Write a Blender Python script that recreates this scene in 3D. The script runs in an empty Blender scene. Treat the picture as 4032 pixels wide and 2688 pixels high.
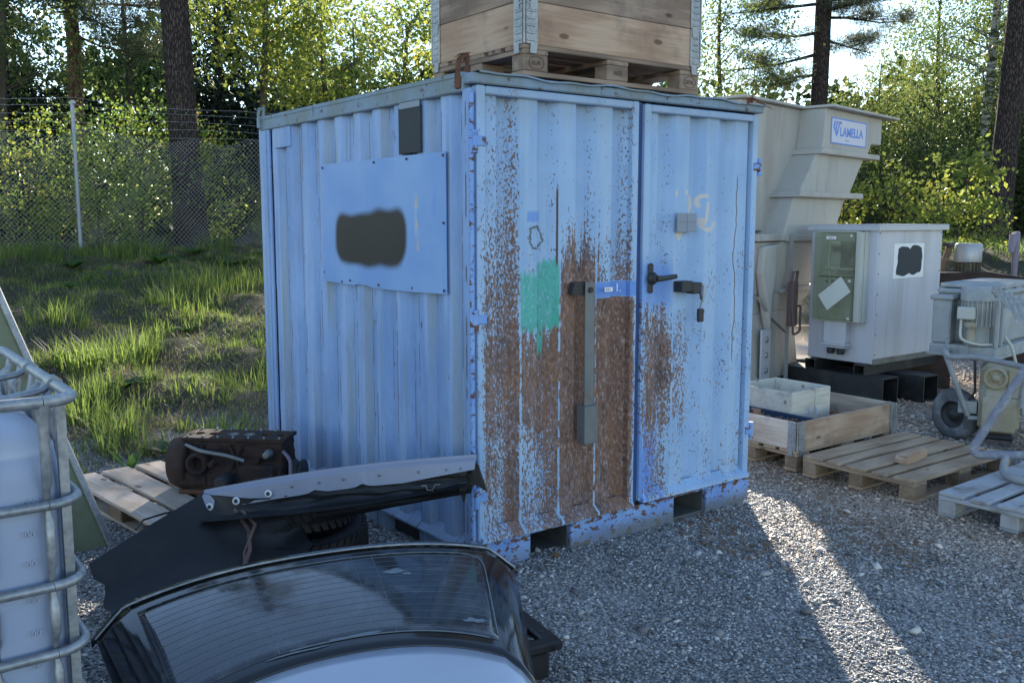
import bpy, bmesh, math, random
import numpy as np
from mathutils import Vector, Matrix, Euler
R = math.radians
rng = np.random.default_rng(7)
random.seed(7)
scene = bpy.context.scene
COL = scene.collection

# ------------------------------------------------------------------ camera, sky, sun, exposure
cam_d = bpy.data.cameras.new('camera'); cam = bpy.data.objects.new('camera', cam_d); COL.objects.link(cam)
cam.location = (-2.463, -3.589, 1.70)
fwd = Vector((0.596, 0.793, -0.1275)).normalized()
cam.rotation_euler = fwd.to_track_quat('-Z', 'Y').to_euler()
cam_d.sensor_width = 36; cam_d.lens = 32.97; cam_d.clip_start = 0.05; cam_d.clip_end = 900
scene.camera = cam
SUN = Vector((0.622, 0.711, 0.345)).normalized()
world = bpy.data.worlds.new('World'); scene.world = world; world.use_nodes = True
wn = world.node_tree.nodes; bg = wn['Background']
sky = wn.new('ShaderNodeTexSky'); sky.sky_type = 'NISHITA'; sky.sun_disc = False
sky.sun_elevation = math.asin(SUN.z); sky.sun_rotation = math.atan2(SUN.x, SUN.y)
sky.air_density = 1.0; sky.dust_density = 0.0; sky.ozone_density = 1.2
world.node_tree.links.new(sky.outputs[0], bg.inputs[0]); bg.inputs[1].default_value = 0.15
sd = bpy.data.lights.new('sun', 'SUN'); sun = bpy.data.objects.new('sun', sd); COL.objects.link(sun)
sd.energy = 5.0; sd.angle = R(0.5); sd.color = (1.0, 0.90, 0.74)
sun.rotation_euler = (-SUN).to_track_quat('-Z', 'Y').to_euler(); sun.location = (20, 24, 14)
scene.view_settings.view_transform = 'Standard'; scene.view_settings.look = 'None'
scene.view_settings.exposure = 1.28; scene.view_settings.gamma = 1.0
scene.render.engine = 'CYCLES'
scene.cycles.max_bounces = 7; scene.cycles.transparent_max_bounces = 10
scene.cycles.diffuse_bounces = 3; scene.cycles.glossy_bounces = 3; scene.cycles.transmission_bounces = 4
scene.cycles.caustics_reflective = False; scene.cycles.caustics_refractive = False

# ------------------------------------------------------------------ shader helpers
class S:
    """a socket with arithmetic"""
    def __init__(s, nt, sock): s.nt, s.k = nt, sock
    def _m(s, op, o=None, o2=None, clamp=False):
        n = s.nt.nodes.new('ShaderNodeMath'); n.operation = op; n.use_clamp = clamp
        for i, v in enumerate((s, o, o2)):
            if v is None: continue
            if isinstance(v, S): s.nt.links.new(v.k, n.inputs[i])
            else: n.inputs[i].default_value = v
        return S(s.nt, n.outputs[0])
    def __add__(s, o): return s._m('ADD', o)
    __radd__ = __add__
    def __mul__(s, o): return s._m('MULTIPLY', o)
    __rmul__ = __mul__
    def __sub__(s, o): return s._m('SUBTRACT', o)
    def __rsub__(s, o): return (s * -1) + o
    def __truediv__(s, o): return s._m('DIVIDE', o)
    def abs(s): return s._m('ABSOLUTE')
    def mx(s, o): return s._m('MAXIMUM', o)
    def mn(s, o): return s._m('MINIMUM', o)
    def clamp(s): return s._m('ADD', 0.0, clamp=True)
    def sqrt(s): return s._m('SQRT')
    def ramp(s, a, b, c=0.0, d=1.0):
        n = s.nt.nodes.new('ShaderNodeMapRange'); n.interpolation_type = 'SMOOTHSTEP'
        s.nt.links.new(s.k, n.inputs[0])
        n.inputs[1].default_value = min(a, b); n.inputs[2].default_value = max(a, b)
        n.inputs[3].default_value = c if a < b else d; n.inputs[4].default_value = d if a < b else c
        return S(s.nt, n.outputs[0])
    def band(s, a, b, soft=0.01): return s.ramp(a - soft, a + soft) * s.ramp(b + soft, b - soft)

class Mat:
    def __init__(m, name):
        m.mat = bpy.data.materials.new(name); m.mat.use_nodes = True; m.nt = m.mat.node_tree
        m.bsdf = m.nt.nodes['Principled BSDF']; m.out = m.nt.nodes['Material Output']
        m._tc = None
    def node(m, t): return m.nt.nodes.new(t)
    def obj(m):
        if m._tc is None: m._tc = m.node('ShaderNodeTexCoord')
        return m._tc.outputs['Object']
    def pos(m): return m.node('ShaderNodeNewGeometry').outputs['Position']
    def xyz(m, sock):
        n = m.node('ShaderNodeSeparateXYZ'); m.nt.links.new(sock, n.inputs[0])
        return [S(m.nt, n.outputs[i]) for i in range(3)]
    def vec(m, *c):
        n = m.node('ShaderNodeCombineXYZ')
        for i, v in enumerate(c):
            if isinstance(v, S): m.nt.links.new(v.k, n.inputs[i])
            else: n.inputs[i].default_value = v
        return n.outputs[0]
    def scale(m, sock, s3, off=None):
        n = m.node('ShaderNodeMapping'); m.nt.links.new(sock, n.inputs[0]); n.inputs['Scale'].default_value = s3
        if isinstance(off, S): m.nt.links.new(m.vec(off * 37.0, off * 11.0, off * 23.0), n.inputs['Location'])
        return n.outputs[0]
    def noise(m, sock, sc=1.0, det=3.0, rough=0.55, dist=0.0):
        n = m.node('ShaderNodeTexNoise'); m.nt.links.new(sock, n.inputs['Vector'])
        n.inputs['Scale'].default_value = sc; n.inputs['Detail'].default_value = det
        n.inputs['Roughness'].default_value = rough; n.inputs['Distortion'].default_value = dist
        return S(m.nt, n.outputs[0])
    def voro(m, sock, sc=1.0, feat='F1', out='Distance'):
        n = m.node('ShaderNodeTexVoronoi'); n.feature = feat; m.nt.links.new(sock, n.inputs['Vector'])
        n.inputs['Scale'].default_value = sc
        return S(m.nt, n.outputs[out])
    def wave(m, sock, sc=1.0, dist=0.0, det=2.0):
        n = m.node('ShaderNodeTexWave'); m.nt.links.new(sock, n.inputs['Vector'])
        n.inputs['Scale'].default_value = sc; n.inputs['Distortion'].default_value = dist; n.inputs['Detail'].default_value = det
        return S(m.nt, n.outputs[1])
    def island(m): return S(m.nt, m.node('ShaderNodeNewGeometry').outputs['Random Per Island'])
    def orand(m): return S(m.nt, m.node('ShaderNodeObjectInfo').outputs['Random'])
    def mix(m, fac, a, b):
        n = m.node('ShaderNodeMix'); n.data_type = 'RGBA'
        for sock, v in ((n.inputs[0], fac), (n.inputs[6], a), (n.inputs[7], b)):
            if isinstance(v, S): m.nt.links.new(v.k, sock)
            elif isinstance(v, bpy.types.NodeSocket): m.nt.links.new(v, sock)
            elif isinstance(v, (tuple, list)): sock.default_value = (*v, 1)
            else: sock.default_value = v
        return n.outputs[2]
    def vary(m, col, fac):
        """multiply a colour by a scalar"""
        n = m.node('ShaderNodeVectorMath'); n.operation = 'SCALE'
        if isinstance(col, (tuple, list)): n.inputs[0].default_value = col
        else: m.nt.links.new(col, n.inputs[0])
        if isinstance(fac, S): m.nt.links.new(fac.k, n.inputs['Scale'])
        else: n.inputs['Scale'].default_value = fac
        return n.outputs[0]
    def ramp(m, fac, stops):
        n = m.node('ShaderNodeValToRGB'); m.nt.links.new(fac.k, n.inputs[0]); e = n.color_ramp.elements
        while len(e) < len(stops): e.new(0.5)
        for el, (p, c) in zip(e, stops): el.position = p; el.color = (*c, 1)
        return n.outputs[0]
    def set(m, **kw):
        for k, v in kw.items():
            sock = m.bsdf.inputs[{'color': 'Base Color', 'rough': 'Roughness', 'metal': 'Metallic', 'spec': 'Specular IOR Level',
                                  'trans': 'Transmission Weight', 'coat': 'Coat Weight', 'ior': 'IOR', 'alpha': 'Alpha',
                                  'coatr': 'Coat Roughness', 'sss': 'Subsurface Weight'}[k]]
            if isinstance(v, S): m.nt.links.new(v.k, sock)
            elif isinstance(v, bpy.types.NodeSocket): m.nt.links.new(v, sock)
            elif isinstance(v, (tuple, list)): sock.default_value = (*v, 1)
            else: sock.default_value = v
        return m
    def bump(m, h, strength=0.3, dist=0.01):
        n = m.node('ShaderNodeBump'); n.inputs['Strength'].default_value = strength; n.inputs['Distance'].default_value = dist
        m.nt.links.new(h.k, n.inputs['Height']); m.nt.links.new(n.outputs[0], m.bsdf.inputs['Normal'])
        return m

MT = {}
def simple(name, col, rough=0.6, metal=0.0, var=0.25, sc=8.0, dirt=None, bump=0.1, spec=0.4, stretch=(1, 1, 1)):
    m = Mat(name); p = m.scale(m.obj(), stretch)
    n = m.noise(p, sc, 4); n2 = m.noise(p, sc * 6.3, 3)
    c = m.vary(col, (n * 0.7 + n2 * 0.3) * (2 * var) + (1 - var))
    if dirt:
        dn = m.noise(p, sc * 0.6, 5, 0.65); c = m.mix(dn.ramp(0.46, 0.66) * dirt[1], c, dirt[0])
    m.set(color=c, rough=n2 * 0.2 + (rough - 0.1), metal=metal, spec=spec)
    if bump: m.bump(n2, bump, 0.004)
    MT[name] = m.mat
    return m

# --- faded blue container paint, side walls and frame
def blue_wall():
    m = Mat('faded_blue_paint'); p = m.obj(); x, y, z = m.xyz(p)
    big = m.noise(p, 1.3, 3); st = m.noise(m.scale(p, (9, 9, 0.7)), 1.0, 4); fine = m.noise(m.scale(p, (60, 60, 14)), 1.0, 3)
    c = m.mix(big.ramp(0.35, 0.65), (0.205, 0.325, 0.57), (0.265, 0.395, 0.645))
    c = m.mix(st.ramp(0.5, 0.7) * 0.6, c, (0.33, 0.455, 0.63))
    st2 = m.noise(m.scale(p, (14, 14, 0.5)), 1.0, 3)
    c = m.mix(st2.ramp(0.52, 0.68) * 0.4, c, (0.14, 0.26, 0.52))
    moss = m.noise(m.scale(p, (11, 11, 0.45)), 1.7, 4)
    c = m.mix(moss.ramp(0.565, 0.68) * (z.ramp(-0.3, 2.3, 0.25, 1.0)) * 0.9, c, (0.25, 0.29, 0.25))
    # dull green-grey film towards the roof rail and at the sill
    c = m.mix((z + st * 0.18).ramp(2.36, 2.46) * 0.85, c, (0.15, 0.20, 0.20))
    c = m.mix((z - st * 0.14).ramp(0.12, 0.0) * 0.55, c, (0.17, 0.20, 0.19))
    sp = m.noise(m.scale(p, (26, 26, 9)), 1.0, 5, 0.7)
    e = ((y - 0.0435) / 0.2245)._m('FRACT')
    ed = e.ramp(0.0, 0.035, 1, 0).mx(e.ramp(0.955, 1.0)).mx(e.band(.425, .455, .012) * .6) * x.ramp(0.2, 0.1)
    film = m.noise(m.scale(p, (1, 4.454, 0.55)), 1.0, 3)
    c = m.mix(e.band(0.44, 0.66, .03) * film.ramp(0.45, 0.66) * 0.62 * x.ramp(0.2, 0.1), c, (0.27, 0.325, 0.36))
    c = m.mix(e.band(0.64, 0.97, .02) * m.noise(m.scale(p, (1, 4.454, 0.4)), 2.0, 3).ramp(0.45, 0.6) * 0.5, c, (0.34, 0.46, 0.72))
    rl = m.noise(m.scale(p, (10, 10, 3.2)), 1.0, 4, 0.7)
    rust = sp.ramp(0.675, 0.70).mx(ed * rl.ramp(0.47, 0.53))
    blot = m.noise(m.scale(p, (3, 3, 1.4)), 1.0, 6, 0.7)
    c = m.mix(blot.ramp(0.52, 0.72) * 0.45, c, (0.20, 0.255, 0.36))
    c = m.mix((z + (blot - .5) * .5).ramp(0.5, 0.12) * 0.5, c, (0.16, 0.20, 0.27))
    halo = sp.ramp(0.63, 0.70)
    c = m.mix(halo * 0.5, c, (0.26, 0.24, 0.20))
    c = m.mix(rust, c, m.vary((0.085, 0.052, 0.038), fine * 1.2 + .4))
    c = m.vary(c, fine * 0.24 + 0.88)
    m.set(color=c, rough=0.55, spec=0.3).bump(sp * -1.0 + fine * 0.2, 0.25, 0.003)
    MT['blue_wall'] = m.mat
blue_wall()

def moss_rail():
    m = Mat('mossy_blue_rail'); p = m.obj()
    n = m.noise(p, 4, 4); f = m.noise(m.scale(p, (40, 40, 18)), 1, 3); n2 = m.noise(p, 17, 4, 0.7)
    c = m.mix(n.ramp(0.36, 0.62), (0.20, 0.28, 0.37), (0.185, 0.23, 0.25))
    c = m.mix(n2.ramp(0.58, 0.68), c, (0.10, 0.065, 0.05))
    c = m.vary(c, f * 0.4 + 0.8)
    m.set(color=c, rough=0.75).bump(f + n2, 0.3, 0.004); MT['moss_rail'] = m.mat
moss_rail()

# --- the rusted door sheets: rust speckle by region, green patch, touch-up patches, faded figures
def door_mat(name):
    m = Mat(name); p = m.obj(); x, y, z = m.xyz(p)
    big = m.noise(p, 2.2, 3); st = m.noise(m.scale(p, (10, 1, 0.8)), 1.0, 3)
    drip = m.noise(m.scale(p, (105, 40, 30)), 1.0, 3.5, 0.60)
    drip2 = m.noise(m.scale(p, (120, 40, 60)), 1.0, 2, 0.5)
    wob = (m.noise(p, 7, 3) - 0.5) * 0.2 + (m.noise(m.scale(p, (48, 20, 1.1)), 1.0, 3) - 0.5) * 0.75
    zz = z + wob
    col = lambda a, b, s=0.012: x.band(a, b, s)
    Rg = z.ramp(2.35, 1.0, 0.285, 0.325)
    md = (m.noise(m.scale(p, (7, 3, 2.6)), 1.0, 4, 0.6) - 0.5) * 0.30
    Rg = Rg + md * z.ramp(2.2, 1.3, 0.25, 1.0)
    Rg = Rg + col(.06, .29, .03) * (z.ramp(2.25, 1.0, 0.05, 0.15) - z.ramp(0.5, 0.2, 0, .06))
    Rg = Rg + col(.285, .545, .035) * (zz.ramp(1.30, 1.02, 0, 0.23) - zz.ramp(1.0, 0.45, 0, 0.14))
    Rg = Rg + col(.540, .790, .035) * (zz.ramp(1.78, 1.25, 0, 0.29) - zz.ramp(0.6, 0.2, 0, 0.09))
    Rg = Rg + col(.785, 1.03, .035) * (zz.ramp(1.8, 1.5, 0, 0.05) + (z + wob * .06).ramp(1.325, 1.27, 0, 0.29) - zz.ramp(0.6, 0.2, 0, 0.10))
    Rg = Rg + col(1.10, 1.35, .05) * (zz.ramp(1.38, 0.98, 0, 0.19) - zz.ramp(0.9, 0.40, 0, 0.15))
    Rg = Rg + col(1.345, 1.52, .04) * (zz.ramp(1.3, 1.0, 0, 0.085) - zz.ramp(0.75, 0.4, 0, 0.07))
    for a, b, s in ((.225, .285, .045), (.475, .53, .04), (.725, .78, .035), (.955, 1.02, .075), (1.285, 1.335, .035)):
        Rg = Rg + col(a, b, .012) * s
    Rg = Rg - col(.785, 1.06, .004) * z.band(1.305, 1.385, .004) * 0.6       # touched-up strip
    Rg = Rg - col(1.10, 1.35, .02) * z.band(1.25, 1.42, .04) * 0.12
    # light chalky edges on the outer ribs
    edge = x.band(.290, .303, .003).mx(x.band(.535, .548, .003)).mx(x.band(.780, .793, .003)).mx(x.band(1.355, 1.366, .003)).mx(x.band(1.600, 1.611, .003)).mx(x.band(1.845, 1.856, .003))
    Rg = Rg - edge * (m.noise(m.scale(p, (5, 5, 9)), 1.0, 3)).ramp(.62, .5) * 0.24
    rust = (Rg - drip).ramp(-0.012, 0.03)
    pin = (Rg - 0.12 - drip2 * 0.62).ramp(-0.02, 0.02)
    rust = rust.mx(pin * 0.9)
    paint = m.mix(big.ramp(0.35, 0.65), (0.27, 0.415, 0.63), (0.335, 0.48, 0.69))
    paint = m.mix(st.ramp(0.45, 0.7) * 0.6, paint, (0.39, 0.52, 0.67))
    deep = (col(1.09, 1.28, .03) * zz.band(0.2, 0.62, .06)).mx(col(1.08, 1.35, .02) * z.band(1.22, 1.48, .06) * 0.7)
    deep = deep.mx(col(.785, 1.06, .004) * z.band(1.305, 1.385, .004)).mx(col(.335, .44, .004) * z.band(1.695, 1.745, .008) * 0.8)
    deep = deep.mx(x.ramp(1.03, 1.0, 0, 0) )
    paint = m.mix(deep * 0.85, paint, (0.12, 0.26, 0.66))
    chalk = m.noise(m.scale(p, (70, 30, 26)), 1.0, 2)
    paint = m.mix(chalk.ramp(0.56, 0.66) * rust.ramp(0.0, 1.0, 0.75, 0.1) * (Rg.ramp(0.3, 0.5)), paint, (0.46, 0.60, 0.72))
    rn = m.noise(m.scale(p, (90, 40, 40)), 1.0, 4, 0.7)
    rc = m.ramp(rn, [(0.20, (0.055, 0.035, 0.031)), (0.40, (0.14, 0.082, 0.066)), (0.58, (0.25, 0.155, 0.118)), (0.68, (0.42, 0.38, 0.385))])
    olive = m.noise(m.scale(p, (20, 6, 8)), 1.0, 3)
    rbig = m.noise(m.scale(p, (9, 4, 3)), 1.0, 4, .6)
    rc = m.mix(rbig.ramp(.46, .66) * .6, rc, m.vary((0.31, 0.165, 0.10), rn * 1.0 + .35))
    rc = m.mix(rbig.ramp(.44, .30) * .6, rc, m.vary((0.06, 0.036, 0.03), rn + .5))
    rc = m.mix(olive.ramp(0.5, 0.66) * 0.45 * z.ramp(0.9, 1.7), rc, (0.10, 0.085, 0.04))
    c = m.mix(rust, paint, rc)
    # tall olive/brown film near the top of the doors
    c = m.mix((z + (st - 0.5) * 0.25).ramp(2.1, 2.28) * 0.35, c, (0.22, 0.25, 0.26))
    # green paint patch
    en = (m.noise(m.scale(p, (60, 1, 5)), 1.0, 3) - 0.5) * 0.2
    gp = col(.296, .540, .004) * (z + en).band(1.165, 1.44, .012)
    gp = gp.mx(col(.425, .465, .006) * (z + en).band(1.05, 1.2, .02))
    gp = gp.mx(col(.42, .540, .006) * (z + en * 0.5).band(1.3, 1.505, .012))
    gcol = m.vary((0.075, 0.40, 0.33), m.noise(p, 30, 4) * 0.5 + 0.75)
    gr = (m.noise(m.scale(p, (90, 30, 50)), 1.0, 3)).ramp(0.34, 0.38)
    gst = m.noise(m.scale(p, (40, 8, 6)), 1.0, 3)
    gcol = m.mix(gst.ramp(.45, .65) * .5, gcol, (0.15, 0.46, 0.42))
    c = m.mix(gp * gr * .93, c, gcol)
    # worn paper remains
    dx, dz = x - 0.40, z - 1.62
    ring = ((dx * dx + dz * dz * 0.8).sqrt() + (m.noise(p, 24, 3) - 0.5) * 0.07).band(0.044, 0.058, .004)
    c = m.mix(ring * 0.9, c, (0.10, 0.10, 0.10))
    # faded hand-painted figures
    def arc(cx, cz, r, w):
        ax, az = x - cx, z - cz
        return (((ax * ax + az * az).sqrt() - r).abs() + (fr - 0.5) * 0.012).ramp(w + .003, w - .003)
    fr = m.noise(p, 60, 3)
    a1 = arc(1.452, 1.788, .068, .0125) * x.ramp(1.43, 1.445) * z.ramp(1.72, 1.735)
    a2 = arc(1.598, 1.805, .034, .011) * (z - x * 1.2).ramp(-.125, -.11)
    a3 = arc(1.628, 1.700, .052, .010) * z.ramp(1.70, 1.685)
    a4 = ((x - 1.618 - (z - 1.74) * 0.12).abs()).ramp(.0125, .008) * z.band(1.685, 1.805, .005)
    a5 = ((x - 1.588).abs()).ramp(.022, .016) * z.band(1.675, 1.715, .005)
    a6 = ((x - 1.368).abs()).ramp(.009, .005) * z.band(1.83, 1.865, .005)
    a7 = ((x - 1.392).abs() + (z - 1.625).abs() * 0.8).ramp(.034, .026)
    fig = a1.mx(a2).mx(a3).mx(a4).mx(a5).mx(a6).mx(a7)
    c = m.mix(fig * 0.95, c, (0.60, 0.54, 0.50))
    # wandering crack lines, right door
    lx = x - 1.87 + (m.noise(m.scale(p, (0, 0, 2.3)), 1.0, 3) - 0.5) * 0.16
    c = m.mix(lx.abs().ramp(.006, .002) * z.band(0.9, 1.95, .02) * 0.9, c, (0.10, 0.065, 0.05))
    lx2 = x - 0.528
    c = m.mix(lx2.abs().ramp(.005, .003) * z.band(1.48, 1.86, .02), c, (0.10, 0.06, 0.05))
    m.set(color=c, rough=rust.ramp(0, 1, 0.5, 0.85), spec=0.3)
    m.bump(rust * 0.7 + rn * rust * 0.6 + drip2 * 0.15, 0.45, 0.004)
    MT[name] = m.mat
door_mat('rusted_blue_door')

def sill_mat():
    m = Mat('rusted_blue_sill'); p = m.obj(); x, y, z = m.xyz(p)
    n = m.noise(m.scale(p, (18, 18, 30)), 1.0, 4, 0.65); big = m.noise(p, 3, 3); f = m.noise(p, 90, 3)
    c = m.mix(big.ramp(0.35, 0.65), (0.16, 0.30, 0.66), (0.25, 0.40, 0.70))
    ru = (n + z.band(0.135, 0.185, .02) * 0.08 + z.ramp(.06, .0, 0, .06)).ramp(0.53, 0.60)
    c = m.mix(ru, c, m.vary((0.13, 0.068, 0.046), f * 1.2 + 0.4))
    c = m.mix((z + (n - .5) * 0.16).ramp(0.11, 0.02) * (x + (big - .5)).ramp(0.1, 1.1, .45, .95) * 0.9, c, (0.15, 0.155, 0.15))
    m.set(color=c, rough=0.65, spec=0.3).bump(n + f * .3, 0.3, 0.004); MT['sill'] = m.mat
sill_mat()

def plate_mat():
    m = Mat('blue_plate_paint'); p = m.obj(); x, y, z = m.xyz(p)
    st = m.noise(m.scale(p, (1, 14, 1.2)), 1.0, 4); big = m.noise(p, 2.6, 3); f = m.noise(p, 45, 3)
    c = m.mix(big.ramp(0.3, 0.7), (0.17, 0.315, 0.62), (0.225, 0.38, 0.66))
    c = m.mix(st.ramp(0.6, 0.72) * 0.6, c, (0.13, 0.24, 0.64))
    c = m.mix(m.noise(m.scale(p, (1, 30, 2)), 1.0, 3).ramp(0.68, 0.74) * 0.5, c, (0.36, 0.46, 0.66))
    # sprayed-out lettering
    dy, dz = ((y - 0.97).abs() - 0.30).mx(0.0), ((z - 1.61 + (y - .97) * .02).abs() - 0.035).mx(0.0)
    w = (m.noise(p, 3.2, 1) - 0.5) * 0.10
    d = (dy * dy + dz * dz).sqrt() + w
    sp = d.ramp(0.135, 0.085)
    c = m.mix(sp, c, m.vary((0.012, 0.013, 0.016), f * 0.8 + 0.6))
    # torn sticker strips
    def tri(cy, z0, z1, w0):
        k = (z - z0) / (z1 - z0)
        return ((y - cy).abs() - (k * -w0 + w0)).ramp(.004, -.004) * z.band(z0, z1, .004)
    t = tri(.475, 1.765, 1.84, .018).mx(tri(.470, 1.66, 1.72, .016)).mx(tri(.462, 1.55, 1.672, .013) * .7)
    c = m.mix(t * 0.85, c, (0.48, 0.42, 0.30))
    c = m.mix(((y - .482).abs() + (f - .5) * .02).ramp(.014, .008) * z.band(1.62, 1.78, .01) * .4, c, (0.40, 0.50, 0.68))
    m.set(color=c, rough=0.5, spec=0.35).bump(f, 0.06, 0.003); MT['plate'] = m.mat
plate_mat()

def wood(name, ca, cb, knots=True, dust=None, grey=0.0):
    """planks run along local X"""
    m = Mat(name); o = m.orand(); p = m.scale(m.obj(), (1, 1, 1), o)
    g = m.noise(m.scale(p, (2.2, 38, 38)), 1.0, 4, 0.6, 0.4); g2 = m.noise(m.scale(p, (5, 150, 150)), 1.0, 3)
    ring = m.wave(m.scale(p, (0.35, 9, 9)), 1.4, 5.0, 2)
    c = m.mix((g * 0.7 + ring * 0.3).ramp(0.3, 0.7), ca, cb)
    c = m.vary(c, g2 * 0.45 + 0.76)
    c = m.vary(c, o * 0.30 + 0.85)
    if knots:
        k = m.voro(m.scale(p, (3.1, 7.5, 7.5)), 1.0)
        c = m.mix(k.ramp(0.13, 0.07) * 0.8, c, (ca[0] * 0.33, ca[1] * 0.26, ca[2] * 0.22))
    st = m.noise(p, 3.5, 5, 0.7); c = m.mix(st.ramp(0.5, 0.72) * 0.45, c, (0.085, 0.075, 0.068))
    if dust:
        d = m.noise(p, 5, 4, 0.6); c = m.mix(d.ramp(0.3, 0.55) * 0.9, c, dust)
    m.set(color=c, rough=0.82, spec=0.2).bump(g + g2 * 0.7, 0.25, 0.003)
    MT[name] = m.mat
wood('wood_pallet', (0.32, 0.22, 0.145), (0.43, 0.315, 0.215))
wood('wood_warm', (0.36, 0.24, 0.165), (0.48, 0.345, 0.25))
wood('wood_pale', (0.42, 0.335, 0.265), (0.55, 0.45, 0.37))
wood('wood_block', (0.21, 0.145, 0.095), (0.30, 0.215, 0.15), knots=False)
wood('wood_ply', (0.44, 0.42, 0.36), (0.54, 0.51, 0.45))
wood('wood_dusty', (0.25, 0.23, 0.22), (0.34, 0.31, 0.29), dust=(0.40, 0.41, 0.43))
wood('wood_crate_dark', (0.20, 0.145, 0.11), (0.31, 0.23, 0.175))

def galv():
    m = Mat('galvanised_steel'); p = m.obj()
    v = m.voro(p, 60, out='Distance'); n = m.noise(p, 9, 4)
    c = m.mix(n.ramp(0.35, 0.65), (0.42, 0.45, 0.48), (0.60, 0.62, 0.64)); c = m.vary(c, v * 0.4 + 0.8)
    m.set(color=m.vary(c, .60), metal=0.7, rough=n * 0.3 + 0.36); MT['galv'] = m.mat
galv()
simple('dull_steel', (0.20, 0.21, 0.21), 0.5, 0.6, dirt=((0.12, 0.09, 0.07), .5))
simple('grey_flat_bar', (0.17, 0.185, 0.19), 0.5, 0.35, dirt=((0.16, 0.10, 0.075), .5))
simple('cast_dark', (0.045, 0.045, 0.048), 0.55, 0.3)
simple('rust', (0.13, 0.058, 0.036), 0.9, 0.0, var=0.5, sc=14, dirt=((0.06, 0.03, 0.022), .8), bump=0.5)
simple('rust_orange', (0.30, 0.145, 0.085), 0.85, 0.0, var=0.35, sc=10, dirt=((0.36, 0.28, 0.25), .6), bump=0.3)
simple('rust_engine', (0.045, 0.026, 0.020), 0.85, 0.1, var=0.6, sc=12, dirt=((0.018, 0.017, 0.018), 1.0), bump=0.6)
simple('black_plastic', (0.014, 0.015, 0.018), 0.45, 0.0, var=0.3, sc=6, dirt=((0.035, 0.035, 0.036), .4), bump=0.15)
simple('rubber', (0.012, 0.012, 0.014), 0.7, 0.0, var=0.3, sc=10, dirt=((0.03, 0.029, 0.028), .4))
simple('black_steel', (0.03, 0.032, 0.034), 0.5, 0.3, var=0.3, dirt=((0.07, 0.065, 0.06), .6))
simple('silver_paint', (0.42, 0.46, 0.54), 0.35, 0.35, var=0.06, sc=5, bump=0.02)
simple('flange_silver', (0.27, 0.285, 0.36), 0.45, 0.2, var=0.10, sc=5, bump=0.03)
simple('white_print', (0.75, 0.76, 0.76), 0.6, var=0.05)
simple('fibreglass', (0.385, 0.37, 0.335), 0.6, 0, var=0.10, sc=3, dirt=((0.27, 0.235, 0.20), .65), bump=0.08, stretch=(1.6, 1.6, .3))
simple('cabinet_paint', (0.50, 0.51, 0.55), 0.45, 0, var=0.05, sc=3, dirt=((0.37, 0.365, 0.37), .6), bump=0.03, stretch=(2.2, 2.2, .25))
simple('cabinet_trim', (0.43, 0.45, 0.48), 0.45, 0.1, var=0.08)
simple('meter_box_grey', (0.46, 0.47, 0.42), 0.5, var=0.06)
simple('meter_back', (0.30, 0.31, 0.27), 0.6, var=0.15)
simple('pale_plate', (0.55, 0.58, 0.53), 0.6, var=0.05)
simple('olive_paint', (0.16, 0.19, 0.115), 0.55, 0, var=0.22, sc=6, dirt=((0.13, 0.075, 0.045), .6))
simple('strap_brown', (0.15, 0.10, 0.09), 0.85)
simple('strap_grey', (0.28, 0.27, 0.25), 0.85)
simple('blue_crate', (0.025, 0.05, 0.10), 0.5)
simple('rust_scrap', (0.20, 0.10, 0.06), 0.9, var=0.6, sc=25, bump=0.6)
simple('dusty_grey', (0.30, 0.32, 0.32), 0.85, 0, var=0.2, sc=9, dirt=((0.42, 0.42, 0.40), .8), bump=0.25)
simple('dusty_yellow', (0.29, 0.25, 0.17), 0.75, 0, var=0.2, sc=8, dirt=((0.34, 0.33, 0.29), .9), bump=0.15)
simple('dusty_tube', (0.30, 0.31, 0.315), 0.75, 0.1, var=0.2, sc=16, dirt=((0.22, 0.225, 0.24), .6))
simple('blue_tube', (0.20, 0.21, 0.265), 0.75, 0.0, var=0.3, sc=16, dirt=((0.33, 0.335, 0.34), 1.0), stretch=(1.6, 1.6, 1.6))
simple('motor_yellow', (0.40, 0.25, 0.07), 0.6, 0, var=0.3, dirt=((0.18, 0.12, 0.07), .7))
simple('motor_brown', (0.10, 0.085, 0.055), 0.7, 0, var=0.4, dirt=((0.22, 0.19, 0.14), .6))
simple('dull_aluminium', (0.34, 0.35, 0.36), 0.45, 0.5, var=0.1)
simple('lilac_strap', (0.22, 0.19, 0.235), 0.8)
simple('fence_post', (0.32, 0.36, 0.42), 0.5, 0.3, var=0.1, stretch=(1, 1, .3))
simple('wire', (0.50, 0.50, 0.48), 0.4, 0.8, var=0.15)
simple('barbed_wire_grey', (0.45, 0.45, 0.44), 0.4, 0.7, var=0.15)
simple('stone', (0.34, 0.335, 0.34), 0.8, var=0.3)
simple('tape_grey', (0.24, 0.275, 0.33), 0.6, var=0.08)
simple('dark_tape', (0.035, 0.042, 0.05), 0.75, var=0.15)
simple('dark_blue_seal', (0.04, 0.075, 0.20), 0.7, var=0.2)
simple('sign_face', (0.52, 0.53, 0.62), 0.5, var=0.04)
simple('sign_blue', (0.10, 0.22, 0.62), 0.5, var=0.06)
simple('faint_ink', (0.30, 0.33, 0.50), 0.6, var=0.05)
simple('bottle_print', (0.33, 0.37, 0.46), 0.6, var=0.05)
simple('ink', (0.03, 0.035, 0.04), 0.6, var=0.05)
simple('charred_stamp', (0.085, 0.06, 0.045), 0.8, var=0.2)

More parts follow.
